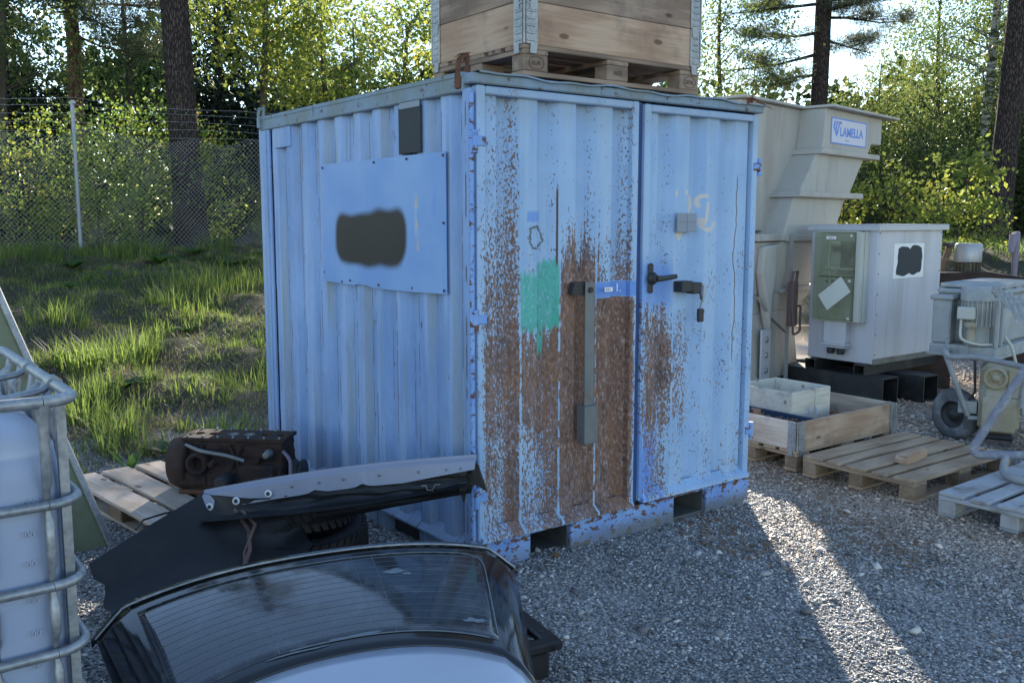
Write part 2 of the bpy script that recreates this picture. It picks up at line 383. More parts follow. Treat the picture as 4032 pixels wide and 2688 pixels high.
def ibc_plastic():
    m = Mat('milky_plastic'); p = m.obj(); x, y, z = m.xyz(p)
    n = m.noise(p, 4, 3); f = m.noise(p, 40, 3)
    c = m.mix((z + (n - .5) * .02).ramp(1.10, 1.085), (0.42, 0.465, 0.56), (0.30, 0.355, 0.48))  # shading of the indentation painted in: paler above the line, darker blue below
    c = m.vary(c, n * 0.16 + 0.92); c = m.mix(m.noise(p, 7, 4, .7).ramp(.6, .72) * .3, c, (0.30, 0.32, 0.36))
    m.set(color=c, rough=0.42, spec=0.4, sss=0.15); m.bsdf.inputs['Subsurface Radius'].default_value = (.05, .05, .06)
    m.bump(f, 0.04, 0.004); MT['ibc'] = m.mat
ibc_plastic()

def rear_glass():
    m = Mat('tinted_rear_glass'); p = m.obj(); n = m.noise(p, 9, 5, .65); n2 = m.noise(p, 55, 3)
    c = m.mix(n.ramp(.5, .74) * 0.5, (0.022, 0.027, 0.036), (0.12, 0.135, 0.155))
    m.set(color=c, rough=n2 * 0.10 + n.ramp(.4, .7, 0.02, 0.10), spec=0.75, ior=1.6); MT['glass_dark'] = m.mat
    m = Mat('black_frit'); n = m.noise(m.obj(), 12, 4)
    m.set(color=(0.012, 0.014, 0.018), rough=n * 0.12 + .03, spec=0.6); MT['frit'] = m.mat
    m = Mat('clear_meter_cover'); n = m.noise(m.obj(), 7, 4)
    for l in list(m.nt.links):
        if l.to_node == m.out: m.nt.links.remove(l)
    tr = m.node('ShaderNodeBsdfTransparent'); tr.inputs[0].default_value = (0.90, 0.92, 0.83, 1)
    m.set(color=(0.42, 0.44, 0.36), rough=0.25, spec=0.5)
    mx = m.node('ShaderNodeMixShader'); m.nt.links.new(n.ramp(.3, .7, .14, .26).k, mx.inputs[0])
    m.nt.links.new(tr.outputs[0], mx.inputs[1]); m.nt.links.new(m.bsdf.outputs[0], mx.inputs[2]); m.nt.links.new(mx.outputs[0], m.out.inputs[0])
    MT['clear_cover'] = m.mat
    m = Mat('plastic_film'); n = m.noise(m.obj(), 9, 4)
    for l in list(m.nt.links):
        if l.to_node == m.out: m.nt.links.remove(l)
    tl = m.node('ShaderNodeBsdfTranslucent'); tl.inputs[0].default_value = (0.75, 0.73, 0.68, 1)
    m.set(color=(0.62, 0.61, 0.58), rough=0.3)
    mx = m.node('ShaderNodeMixShader'); mx.inputs[0].default_value = .5
    m.nt.links.new(tl.outputs[0], mx.inputs[1]); m.nt.links.new(m.bsdf.outputs[0], mx.inputs[2]); m.nt.links.new(mx.outputs[0], m.out.inputs[0])
    MT['film'] = m.mat
rear_glass()

def leaf_mat(name, stops, trans=0.5, rough=0.5, glow=1.7):
    m = Mat(name); isl = m.island(); o = m.orand()
    n = m.noise(m.pos(), 0.7, 3)
    f = (isl * 0.55 + n * 0.75 + o * 0.22 - 0.25).clamp()
    c = m.ramp(f, stops)
    for l in list(m.nt.links):
        if l.to_node == m.out: m.nt.links.remove(l)
    m.set(color=c, rough=rough, spec=0.35)
    tl = m.node('ShaderNodeBsdfTranslucent'); m.nt.links.new(m.vary(c, glow), tl.inputs[0])
    mx = m.node('ShaderNodeMixShader'); mx.inputs[0].default_value = trans
    m.nt.links.new(m.bsdf.outputs[0], mx.inputs[1]); m.nt.links.new(tl.outputs[0], mx.inputs[2]); m.nt.links.new(mx.outputs[0], m.out.inputs[0])
    MT[name] = m.mat
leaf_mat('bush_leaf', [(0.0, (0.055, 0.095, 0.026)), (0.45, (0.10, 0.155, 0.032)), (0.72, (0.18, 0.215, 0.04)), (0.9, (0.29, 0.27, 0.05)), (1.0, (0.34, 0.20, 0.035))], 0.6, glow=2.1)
leaf_mat('birch_leaf', [(0.0, (0.050, 0.080, 0.026)), (0.5, (0.085, 0.12, 0.032)), (0.85, (0.16, 0.17, 0.04)), (1.0, (0.28, 0.20, 0.04))], 0.55, glow=2.1)
leaf_mat('oak_leaf', [(0.0, (0.065, 0.095, 0.024)), (0.45, (0.12, 0.15, 0.030)), (0.75, (0.21, 0.22, 0.038)), (0.93, (0.30, 0.25, 0.045)), (1.0, (0.34, 0.16, 0.03))], 0.55, glow=2.3)
leaf_mat('dark_leaf', [(0.0, (0.018, 0.034, 0.014)), (0.6, (0.035, 0.058, 0.02)), (1.0, (0.075, 0.10, 0.03))], 0.35)
leaf_mat('pine_needle', [(0.0, (0.055, 0.072, 0.042)), (0.5, (0.095, 0.11, 0.060)), (1.0, (0.20, 0.165, 0.095))], 0.32)
leaf_mat('spruce_needle', [(0.0, (0.012, 0.022, 0.014)), (0.6, (0.022, 0.036, 0.020)), (1.0, (0.045, 0.062, 0.03))], 0.15)
leaf_mat('grass_blade', [(0.0, (0.045, 0.066, 0.026)), (0.5, (0.08, 0.115, 0.03)), (0.85, (0.16, 0.20, 0.04)), (1.0, (0.26, 0.23, 0.10))], 0.6, glow=2.5)
leaf_mat('dry_grass_blade', [(0.0, (0.10, 0.08, 0.05)), (0.5, (0.17, 0.14, 0.085)), (1.0, (0.26, 0.22, 0.14))], 0.35)
leaf_mat('weed_leaf', [(0.0, (0.035, 0.075, 0.02)), (1.0, (0.075, 0.14, 0.03))], 0.5)

def bark():
    m = Mat('pine_bark'); p = m.obj(); x, y, z = m.xyz(p)
    v = m.voro(m.scale(p, (26, 26, 6.5)), 1.0, 'DISTANCE_TO_EDGE'); n = m.noise(m.scale(p, (18, 18, 6)), 1.0, 4)
    n2 = m.noise(m.scale(p, (45, 45, 11)), 1.0, 4, .65)
    c = m.mix((v * 1.6 + n2 * .8 - .35).ramp(0.0, 0.5), (0.03, 0.023, 0.021), (0.085, 0.066, 0.060)); c = m.vary(c, n * 0.9 + 0.5)
    m.set(color=c, rough=0.9, spec=0.15).bump(v.ramp(0, .2) + n * .4, 0.9, 0.03); MT['bark'] = m.mat
    m = Mat('red_pine_bark'); p = m.obj()
    v = m.voro(m.scale(p, (14, 14, 4)), 1.0, 'DISTANCE_TO_EDGE'); n = m.noise(m.scale(p, (12, 12, 5)), 1.0, 4)
    c = m.mix(v.ramp(0.0, 0.2), (0.06, 0.035, 0.025), (0.19, 0.11, 0.075)); c = m.vary(c, n * 0.8 + 0.6)
    m.set(color=c, rough=0.9, spec=0.15).bump(v + n, 0.6, 0.02); MT['bark_red'] = m.mat
    m = Mat('birch_bark'); p = m.obj()
    n = m.noise(m.scale(p, (2.5, 2.5, 13)), 1.0, 4, 0.6); n2 = m.noise(m.scale(p, (3, 3, 1.5)), 1.0, 2)
    c = m.mix(n.ramp(0.44, 0.60), (0.46, 0.44, 0.41), (0.045, 0.04, 0.036)); c = m.vary(c, n2 * .5 + .7)
    m.set(color=c, rough=0.8).bump(n, .3, .01); MT['birch_bark'] = m.mat
    simple('twig', (0.075, 0.06, 0.05), 0.9, var=0.3)
bark()

def ground_mats():
    m = Mat('yard_ground'); p = m.pos(); x, y, z = m.xyz(p)
    v1 = m.voro(p, 75, out='Color'); vd = m.voro(p, 75); v2 = m.voro(p, 38); n = m.noise(p, 1.1, 5, .6); f = m.noise(p, 160, 2)
    bw = m.node('ShaderNodeRGBToBW'); m.nt.links.new(v1.k, bw.inputs[0]); g = S(m.nt, bw.outputs[0])
    gc = m.ramp(g, [(0.1, (0.12, 0.118, 0.12)), (0.5, (0.28, 0.272, 0.27)), (0.9, (0.50, 0.485, 0.47))])
    warm = m.noise(p, 0.55, 4, .6)
    gc = m.mix((warm.ramp(.36, .62) * 0.75 + .1) * x.ramp(1.0, 3.2), gc, m.vary((0.42, 0.295, 0.20), g * .9 + .5))
    gc = m.vary(gc, n * .9 + .5)
    sn = m.noise(p, 14, 5, .7)
    soil = m.ramp(sn, [(0.3, (0.03, 0.03, 0.018)), (0.55, (0.065, 0.062, 0.036)), (0.8, (0.12, 0.105, 0.068))])
    slope = z.ramp(0.03, 0.16) * 1.0
    c = m.mix((slope + (n - .5) * .8 * slope.ramp(0, .3)).clamp(), gc, soil)
    m.set(color=c, rough=0.9, spec=0.2).bump(vd * -1.0 + v2 * -1.0 + f * .2 + sn * slope * 2.0, 0.8, 0.012); MT['ground'] = m.mat
    m = Mat('gravel_stone'); i = m.island(); n = m.noise(m.pos(), 1.1, 4); w = m.noise(m.pos(), 0.55, 4, .6); x, y, z = m.xyz(m.pos())
    c = m.ramp(i, [(0.0, (0.09, 0.088, 0.092)), (0.4, (0.22, 0.213, 0.215)), (0.75, (0.38, 0.37, 0.36)), (0.92, (0.56, 0.545, 0.525)), (1.0, (0.66, 0.645, 0.62))])
    c = m.mix((w.ramp(.36, .62) * 0.75 + .1) * x.ramp(1.0, 3.2), c, m.vary((0.44, 0.31, 0.215), i * 1.2 + .4))
    c = m.vary(c, n * .9 + .5)
    m.set(color=c, rough=0.55, spec=0.45); MT['gravel'] = m.mat
    leaf_mat('litter', [(0.0, (0.12, 0.06, 0.03)), (0.6, (0.24, 0.13, 0.06)), (1.0, (0.34, 0.24, 0.13))], .2)
ground_mats()

# ------------------------------------------------------------------ mesh helpers
def tag(o, label=None, cat=None, group=None, kind=None):
    for k, v in (('label', label), ('category', cat), ('group', group), ('kind', kind)):
        if v: o[k] = v
    return o
def link(name, me, mat=None, parent=None, loc=None, rot=None, smooth=False):
    o = bpy.data.objects.new(name, me); COL.objects.link(o)
    if mat is not None and me is not None and not me.materials: me.materials.append(MT[mat] if isinstance(mat, str) else mat)
    if parent is not None: o.parent = parent
    if loc is not None: o.location = loc
    if rot is not None: o.rotation_euler = rot
    return o
def thing(name, label, cat, loc=(0, 0, 0), rz=0.0, group=None, rot=None):
    o = bpy.data.objects.new(name, None); COL.objects.link(o); o.location = loc
    o.rotation_euler = rot if rot else (0, 0, rz); o.empty_display_size = 0.1
    return tag(o, label, cat, group)
def npmesh(name, V, F, smooth=False):
    """V (n,3), F (m,k) equal-sided faces, fast"""
    V = np.asarray(V, np.float32); F = np.asarray(F, np.int32); m, k = F.shape
    me = bpy.data.meshes.new(name); me.vertices.add(len(V)); me.vertices.foreach_set('co', V.ravel())
    me.loops.add(m * k); me.loops.foreach_set('vertex_index', F.ravel())
    me.polygons.add(m); me.polygons.foreach_set('loop_start', np.arange(0, m * k, k, dtype=np.int32))
    if smooth: me.polygons.foreach_set('use_smooth', np.ones(m, bool))
    me.update(calc_edges=True); me.validate()
    return me

class MB:
    def __init__(s): s.v, s.f, s.sm = [], [], []
    def add(s, V, F, M=None, smooth=False):
        b = len(s.v)
        for p in V:
            p = Vector(p); s.v.append(M @ p if M is not None else p)
        for f in F: s.f.append([b + i for i in f]); s.sm.append(smooth)
        return s
    def box(s, a, b, c=0.0, M=None):
        """axis box from corner a to b, edges chamfered by c"""
        lo = [min(a[i], b[i]) for i in range(3)]; hi = [max(a[i], b[i]) for i in range(3)]
        if c <= 0:
            V = [(x, y, z) for x in (lo[0], hi[0]) for y in (lo[1], hi[1]) for z in (lo[2], hi[2])]
            return s.add(V, [(0, 1, 3, 2), (4, 6, 7, 5), (0, 4, 5, 1), (2, 3, 7, 6), (0, 2, 6, 4), (1, 5, 7, 3)], M)
        c = min(c, *[(hi[i] - lo[i]) * .45 for i in range(3)])
        V = []; idx = {}
        for ix in (0, 1):
            for iy in (0, 1):
                for iz in (0, 1):
                    co = [(lo, hi)[ix][0], (lo, hi)[iy][1], (lo, hi)[iz][2]]; sg = [1 - 2 * ix, 1 - 2 * iy, 1 - 2 * iz]
                    for ax in range(3):
                        q = [co[i] + (sg[i] * c if i != ax else 0) for i in range(3)]
                        idx[(ix, iy, iz, ax)] = len(V); V.append(q)
        F = []
        for ax in range(3):
            o1, o2 = [i for i in range(3) if i != ax]
            for sd_ in (0, 1):
                q = []
                for (p, r) in ((0, 0), (1, 0), (1, 1), (0, 1)):
                    k = [0, 0, 0]; k[ax] = sd_; k[o1] = p; k[o2] = r; q.append(idx[(*k, ax)])
                F.append(q)
        for ax in range(3):        # edges along ax
            o1, o2 = [i for i in range(3) if i != ax]
            for p in (0, 1):
                for r in (0, 1):
                    k0 = [0, 0, 0]; k0[o1] = p; k0[o2] = r; k1 = list(k0); k1[ax] = 1
                    F.append([idx[(*k0, o1)], idx[(*k0, o2)], idx[(*k1, o2)], idx[(*k1, o1)]])
        for ix in (0, 1):
            for iy in (0, 1):
                for iz in (0, 1): F.append([idx[(ix, iy, iz, a_)] for a_ in range(3)])
        return s.add(V, F, M)
    def prism(s, poly, d0, d1, axis=1, M=None):
        """polygon in the other two axes, extruded along axis"""
        o = [i for i in range(3) if i != axis]; n = len(poly); V = []
        for d in (d0, d1):
            for p in poly:
                q = [0, 0, 0]; q[axis] = d; q[o[0]], q[o[1]] = p; V.append(q)
        F = [list(range(n)), list(range(2 * n - 1, n - 1, -1))] + [[i, (i + 1) % n, n + (i + 1) % n, n + i] for i in range(n)]
        return s.add(V, F, M)
    def tube(s, pts, r, n=8, M=None, cap=True, flat=1.0):
        pts = [Vector(p) for p in pts]; rr = r if isinstance(r, (list, tuple)) else [r] * len(pts); V = []; F = []
        up = None
        for i, p in enumerate(pts):
            t = (pts[min(i + 1, len(pts) - 1)] - pts[max(i - 1, 0)]).normalized()
            if up is None: up = Vector((0, 0, 1)) if abs(t.z) < .9 else Vector((1, 0, 0))
            a = t.cross(up).normalized(); b = a.cross(t).normalized(); up = b
            for k in range(n):
                an = 2 * math.pi * (k + .5) / n; V.append(p + (a * math.cos(an) + b * math.sin(an) * flat) * rr[i])
        for i in range(len(pts) - 1):
            for k in range(n):
                F.append([i * n + k, i * n + (k + 1) % n, (i + 1) * n + (k + 1) % n, (i + 1) * n + k])
        s.add(V, F, M, n > 5)
        if cap:
            e = (len(pts) - 1) * n; s.add(V[:n], [list(range(n))[::-1]], M); s.add(V[e:], [list(range(n))], M)
        return s
    def lathe(s, prof, n=20, M=None, closed=True, smooth=True):
        """profile [(r,z)] about Z"""
        V = [(r * math.cos(2 * math.pi * k / n), r * math.sin(2 * math.pi * k / n), z) for r, z in prof for k in range(n)]; m = len(prof)
        F = [[i * n + k, i * n + (k + 1) % n, (i + 1) * n + (k + 1) % n, (i + 1) * n + k] for i in range(m - 1) for k in range(n)]
        s.add(V, F, M, smooth)
        if closed: s.add(V[:n], [list(range(n))[::-1]], M); s.add(V[-n:], [list(range(n))], M)
        return s
    def build(s, name, mat, parent=None, loc=None, rot=None, bevel=0.0):
        me = bpy.data.meshes.new(name); me.from_pydata([tuple(v) for v in s.v], [], s.f)
        me.polygons.foreach_set('use_smooth', s.sm); me.update()
        bm = bmesh.new(); bm.from_mesh(me); bmesh.ops.recalc_face_normals(bm, faces=bm.faces); bm.to_mesh(me); bm.free()
        o = link(name, me, mat, parent, loc, rot)
        if bevel:
            b = o.modifiers.new('bevel', 'BEVEL'); b.width = bevel; b.segments = 2; b.limit_method = 'ANGLE'
        return o
def bent(pts, r, seg=5):
    """polyline with rounded corners"""
    P = [Vector(p) for p in pts]; out = [P[0]]
    for i in range(1, len(P) - 1):
        a = (P[i - 1] - P[i]); b = (P[i + 1] - P[i]); d = min(r, a.length * .45, b.length * .45)
        A = P[i] + a.normalized() * d; B = P[i] + b.normalized() * d
        for k in range(seg + 1):
            t = k / seg; out.append(A * (1 - t) ** 2 + P[i] * 2 * t * (1 - t) + B * t * t)
    return out + [P[-1]]
def text(name, body, size, mat, parent, M, extrude=0.0008, align='LEFT', spacing=1.0, sx=1.0, bold=0.0):
    cu = bpy.data.curves.new(name, 'FONT'); cu.body = body; cu.size = size; cu.extrude = extrude; cu.align_x = align
    cu.space_character = spacing; cu.offset = bold; cu.resolution_u = 3
    t = bpy.data.objects.new('tmp', cu); COL.objects.link(t)
    dg = bpy.context.evaluated_depsgraph_get(); me = bpy.data.meshes.new_from_object(t.evaluated_get(dg))
    bpy.data.objects.remove(t); me.transform(M @ Matrix.Diagonal((sx, 1, 1, 1)))
    me.materials.clear(); return link(name, me, mat, parent)
def copy_tree(o, parent=None):
    c = o.copy(); COL.objects.link(c); c.parent = parent
    for ch in list(o.children): copy_tree(ch, c)
    return c
def face_M(origin, xdir, zdir):
    """matrix laying XY text onto a vertical face"""
    x = Vector(xdir).normalized(); y = Vector(zdir).normalized(); n = x.cross(y)
    return Matrix(((x.x, y.x, n.x, origin[0]), (x.y, y.y, n.y, origin[1]), (x.z, y.z, n.z, origin[2]), (0, 0, 0, 1)))

# ================================================================== GROUND
def sstep(a, b, x):
    t = np.clip((x - a) / (b - a), 0, 1); return t * t * (3 - 2 * t)
def terrain(X, Y):
    X = np.asarray(X, float); Y = np.asarray(Y, float)
    ys = 2.35 + 4.2 * sstep(0.5, 6.0, X) + 0.5 * sstep(-1.5, -4.0, X)
    s = np.clip((Y - ys) / (13.2 - ys), 0, 1.0)
    h = 1.18 * (0.35 * s + 0.65 * s * s * (3 - 2 * s))
    h = np.maximum(h, 1.15 * sstep(9.2, 15.0, X + .22 * Y) * sstep(-6, 0.5, Y))
    s = np.maximum(s, np.clip(h, 0, 1))
    bump = 0.035 * np.sin(X * 2.1 + 1.3) * np.sin(Y * 1.7) + 0.03 * np.sin(X * 3.7 + Y * 2.9) + 0.02 * np.sin(X * 7.1 - Y * 5.3)
    yard = 0.012 * np.sin(X * 1.3 + 2) * np.sin(Y * 1.1 + 1) + 0.006 * np.sin(X * 4.1 - Y * 3.3)
    far = sstep(20, 120, Y) * 1.0
    k = np.clip(s * 5, 0, 1)
    return h + bump * k * 1.6 + yard * (1 - k) + far
def ground():
    ax = np.concatenate([-np.geomspace(300, 8, 22), np.arange(-7, 10, .11), np.geomspace(10, 340, 26)])
    ay = np.concatenate([-np.geomspace(200, 5, 16), np.arange(-4.4, 15, .11), np.geomspace(15.2, 420, 28)])
    X, Y = np.meshgrid(ax, ay); Z = terrain(X, Y)
    V = np.stack([X, Y, Z], -1).reshape(-1, 3); nx, ny = len(ax), len(ay)
    i = np.arange(ny - 1)[:, None] * nx + np.arange(nx - 1)[None]; F = np.stack([i, i + 1, i + nx + 1, i + nx], -1).reshape(-1, 4)
    tag(link('ground', npmesh('ground', V, F, True), 'ground'), kind='structure')
ground()

def gravel():
    """loose stones of the yard, dense near the camera"""
    octa = np.array([(1, 0, 0), (0, 1, 0), (-1, 0, 0), (0, -1, 0), (0, 0, 1), (0, 0, -1)], float)
    of = np.array([(0, 1, 4), (1, 2, 4), (2, 3, 4), (3, 0, 4), (1, 0, 5), (2, 1, 5), (3, 2, 5), (0, 3, 5)])
    cx, cy = -2.463, -3.589
    P = []; Sz = []
    def scatter(n, x0, x1, y0, y1, s0, s1, keep=None):
        x = rng.uniform(x0, x1, n); y = rng.uniform(y0, y1, n)
        # inside the view wedge only
        dx, dy = x - cx, y - cy; fw = dx * .601 + dy * .799; rt = dx * .799 - dy * .601
        ok = (fw > 2.2) & (np.abs(rt) < fw * .60 + .25)
        ok &= ~((x > .05) & (x < 2.0) & (y > .06) & (y < 2.45))
        ok &= terrain(x, y) < 0.07
        pn = np.sin(x * 2.7 + 1.1) * np.sin(y * 3.3 + .5) + .7 * np.sin(x * 6.1 - y * 5.2) + .5 * np.sin(x * 11 + y * 9)
        ok &= rng.uniform(0, 1, n) < np.clip(.72 + .35 * pn, .22, 1)
        if keep is not None: ok &= keep(x, y)
        x, y = x[ok], y[ok]; P.append(np.stack([x, y], -1)); Sz.append(rng.uniform(s0, s1, len(x)) * rng.choice([.75, 1, 1, 1.35], len(x)))
    scatter(135000, -1.9, 2.4, -2.6, .1, .0040, .0085)
    scatter(26000, -1.8, 0.0, 0, 1.9, .0045, .0095)
    scatter(80000, 1.6, 4.6, -2.4, 1.4, .006, .011)
    scatter(26000, 3.5, 9.0, -2.0, 3.5, .009, .017)
    scatter(1500, -.5, 5.5, -2.4, 1.5, .012, .024)
    P = np.concatenate(P); Sz = np.concatenate(Sz); n = len(P)
    V = octa[None] * rng.uniform(.65, 1.25, (n, 6, 1)); V[..., 2] *= rng.uniform(.38, .68, (n, 1)); V[..., 0] *= rng.uniform(1, 1.5, (n, 1))
    V += rng.normal(0, .16, V.shape)
    th = rng.uniform(0, 6.28, n); c, s = np.cos(th)[:, None], np.sin(th)[:, None]
    tl = rng.uniform(-.5, .5, n)[:, None]
    x = V[..., 0] * c - V[..., 1] * s; y = V[..., 0] * s + V[..., 1] * c; z = V[..., 2] + tl * V[..., 0]
    V = np.stack([x, y, z], -1) * Sz[:, None, None]
    V[..., 0] += P[:, :1]; V[..., 1] += P[:, 1:]; V[..., 2] += (terrain(P[:, 0], P[:, 1]) + Sz * .25)[:, None]
    F = (of[None] + (np.arange(n) * 6)[:, None, None]).reshape(-1, 3)
    tag(link('gravel', npmesh('gravel', V.reshape(-1, 3), F), 'gravel'), 'loose grey gravel stones covering the yard', 'gravel', kind='stuff')
gravel()
def litter():
    """fallen needles and leaf crumbs on the gravel to the right"""
    n = 16000; x = rng.uniform(1.2, 7, n); y = rng.uniform(-2.4, 1.4, n)
    d = np.sin(x * 2.3 + 1) * np.sin(y * 3.1 + .4) + np.sin(x * 5.1 - y * 4) * .6
    ok = d > rng.uniform(-.2, 1.2, n); x, y = x[ok], y[ok]; n = len(x)
    th = rng.uniform(0, 3.14, n); L = rng.uniform(.008, .022, n); w = rng.uniform(.0012, .005, n)
    z = terrain(x, y) + .013; c, s = np.cos(th), np.sin(th)
    V = np.stack([np.stack([x - c * L - s * w, y - s * L + c * w, z], -1), np.stack([x - c * L + s * w, y - s * L - c * w, z + .002], -1),
                  np.stack([x + c * L + s * w, y + s * L - c * w, z + .004], -1), np.stack([x + c * L - s * w, y + s * L + c * w, z + .001], -1)], 1)
    F = np.arange(4 * n).reshape(-1, 4)
    tag(link('needle_litter', npmesh('litter', V.reshape(-1, 3), F), 'litter'), 'brown fallen needles and leaf crumbs on the gravel', 'litter', kind='stuff')
litter()

# ================================================================== CONTAINER
W_, L_, H_ = 2.04, 2.48, 2.37
ct = thing('shipping_container', 'small blue steel shipping container with two rust-streaked doors', 'container')
def corrugated(u0, u1, z0, z1, period, outer, slope, depth, out, axis, phase=0.0):
    """sheet profile along u; out = outward sign along the other axis; returns MB"""
    pts = []; u = u0 + phase - period
    prof = [(0, depth), (outer[1], depth), (outer[1] + slope, 0), (outer[1] + slope + outer[0], 0), (period - 1e-4, depth)]
    while u < u1:
        for du, d in prof[:4]: pts.append((u + du, d))
        u += period
    P = [(u0, None)] + [p for p in pts if u0 < p[0] < u1] + [(u1, None)]
    def dep(x):
        for (a, d0), (b, d1) in zip(pts, pts[1:]):
            if a <= x <= b: return d0 + (d1 - d0) * (x - a) / (b - a)
        return depth
    P = [(a, dep(a) if d is None else d) for a, d in P]
    m = MB(); V = []; F = []
    for a, d in P:
        for z in (z0, z1): V.append((a, out * -d, z) if axis == 0 else (out * -d, a, z))
    n = len(P)
    V2 = [((v[0], v[1] - out * .003, v[2]) if axis == 0 else (v[0] - out * .003, v[1], v[2])) for v in V]
    F = [[2 * i, 2 * i + 2, 2 * i + 3, 2 * i + 1] for i in range(n - 1)] + [[2 * n + 2 * i, 2 * n + 2 * i + 1, 2 * n + 2 * i + 3, 2 * n + 2 * i + 2] for i in range(n - 1)]
    return m.add(V + V2, F)
# left wall sheet: outer plane X = 0.012
for nm, args, loc in (('side_wall', (0.075, 2.40, .14, 2.31, .2245, (.080, .068), .040, .034, -1, 1, .005), (.012, 0, 0)),
                      ('side_wall', (0.075, 2.40, .14, 2.31, .2245, (.088, .085), .026, .034, 1, 1, .005), (W_ - .012, 0, 0)),
                      ('back_wall', (0.05, W_ - .05, .14, 2.31, .25, (.1, .1), .025, .03, 1, 0, 0), (0, L_ - .012, 0))):
    o = corrugated(*args).build(nm, 'blue_wall', ct); o.data.transform(Matrix.Translation(loc))
# rails and posts
m = MB(); m.box((-.006, .06, 2.285), (.05, L_ - .03, 2.362), .006)
m.box((-.010, .06, 2.350), (.09, L_ - .03, 2.374), .004)
m.build('top_rail', 'moss_rail', ct)
m = MB(); m.box((W_ - .05, .06, 2.285), (W_ + .006, L_ - .03, 2.362), .006); m.build('top_rail', 'moss_rail', ct)
m = MB(); m.box((.05, L_ - .06, 2.285), (W_ - .05, L_, 2.362), .006); m.build('top_rail', 'moss_rail', ct)
m = MB(); m.box((.0, -.012, 2.318), (W_ + .02, .07, 2.366), .006); m.build('door_header', 'moss_rail', ct)
m = MB()      # roof sheet with a wavy lip over the doors
n = 40
V = [(x, y, 2.372 + .006 * math.sin(x * 9) + .004 * math.sin(x * 23 + 1) + (.0 if y > .05 else -.004)) for y in (-.028, .05, 1.2, L_ - .02) for x in np.linspace(.03, W_ + .03, n)]
V += [(v[0], v[1], v[2] - .008) for v in V]
F = [[r * n + k, r * n + k + 1, (r + 1) * n + k + 1, (r + 1) * n + k] for r in range(3) for k in range(n - 1)]
F += [[4 * n + i for i in f[::-1]] for f in F] + [[k, k + 1, 4 * n + k + 1, 4 * n + k] for k in range(n - 1)]
m.add(V, F); m.build('roof_sheet', 'moss_rail', ct)
for (x0, x1, y0, y1) in ((0.0, .062, .012, .072), (W_ - .06, W_, .014, .072), (0, .06, L_ - .07, L_), (W_ - .06, W_, L_ - .07, L_)):
    m = MB(); m.box((x0, y0, 0.0), (x1, y1, 2.30), .006); m.build('corner_post', 'blue_wall', ct)
# folded edge strips beside the rear post
m = MB(); m.box((.000, 2.315, .15), (.016, 2.41, 2.285), .003); m.box((-.008, 2.35, .15), (.002, 2.372, 2.285), .002); m.build('corner_strip', 'blue_wall', ct)
m = MB(); m.box((.002, 1.985, 2.16), (.016, 2.235, 2.285), .003); m.build('vent_cover', 'blue_wall', ct)
# sill below the doors with two fork pockets
m = MB()
for a, b in ((0.005, .350), (.615, 1.385), (1.655, W_ - .003)):
    m.box((a, -.004, -.02), (b, .09, .150), .004)
for a, b in ((.350, .615), (1.385, 1.655)):
    m.box((a - .001, .004, .138), (b + .001, .09, .150), .0)
m.build('door_sill', 'sill', ct)
for a, b in ((.350, .615), (1.385, 1.655)):       # pocket tunnels
    m = MB(); m.box((a + .003, .02, -.015), (b - .003, 2.42, .012)); m.box((a + .003, .02, .012), (a + .009, 2.42, .137)); m.box((b - .009, .02, .012), (b - .003, 2.42, .137))
    m.build('fork_pocket', 'dull_steel', ct)
# left base rail with pockets and sloping ledge
m = MB()
for a, b in ((.03, .50), (.80, 1.74), (2.05, 2.45)):
    m.box((-.002, a, -.02), (.06, b, .125), .004)
m.prism([(-.018, .118), (.05, .175), (.05, .128), (-.018, .108)], .05, 2.40, axis=1)
m.build('base_rail', 'blue_wall', ct)
m = MB(); m.box((.03, .10, .02), (.05, 2.4, .13)); m.build('base_web', 'black_steel', ct)
m = MB(); m.box((W_ - .06, .03, -.02), (W_ + .002, 2.45, .14), .004); m.build('base_rail', 'blue_wall', ct)
m = MB(); m.box((.05, L_ - .05, -.02), (W_ - .05, L_, .14), .004); m.build('base_rail', 'blue_wall', ct)
m = MB(); m.box((.05, .06, .14), (W_ - .05, L_ - .05, .155)); m.build('floor_plate', 'black_steel', ct)

def door(x0, x1, z0, z1, phase, tilt=0.0):
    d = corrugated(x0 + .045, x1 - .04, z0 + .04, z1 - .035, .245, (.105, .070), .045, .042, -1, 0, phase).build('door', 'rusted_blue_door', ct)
    d.data.transform(Matrix.Translation((0, .012, 0)))
    f = MB()
    f.box((x0, -.012, z0), (x0 + .048, .040, z1), .006); f.box((x1 - .045, -.012, z0), (x1, .040, z1), .006)
    f.box((x0 + .048, -.011, z1 - .040), (x1 - .045, .040, z1 - .001), .006)
    f.prism([(-.032, z0 - .006), (-.030, z0 + .012), (.030, z0 + .052), (.040, z0 + .03), (.040, z0 - .004)], x0 + .012, x1 - .012, axis=0)
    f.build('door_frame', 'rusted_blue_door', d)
    return d
dl = door(.028, 1.055, .165, 2.312, .102)
dr = door(1.098, W_ - .022, .172, 2.305, .097)
m = MB(); m.box((1.056, .012, .165), (1.097, .03, 2.31)); m.build('door_seal', 'dark_blue_seal', ct)
def hinge(x, z, d, h=.095):
    m = MB(); s = 1 if x > 1 else -1
    m.box((x - .05 * s, -.020, z - .02), (x + .006 * s, -.0125, z + .024), .002)
    m.tube([(x + .008 * s, -.008, z - h / 2), (x + .008 * s, -.008, z + h / 2)], .013, 8)
    m.tube([(x + .008 * s, -.008, z - h / 2 - .003), (x + .008 * s, -.008, z - h / 2 + .012)], .0155, 8)
    m.tube([(x + .008 * s, -.008, z + h / 2 - .012), (x + .008 * s, -.008, z + h / 2 + .003)], .0155, 8)
    o = m.build('hinge', 'sill', d); return o
for z in (2.01, .445): hinge(2.028, z, dr)
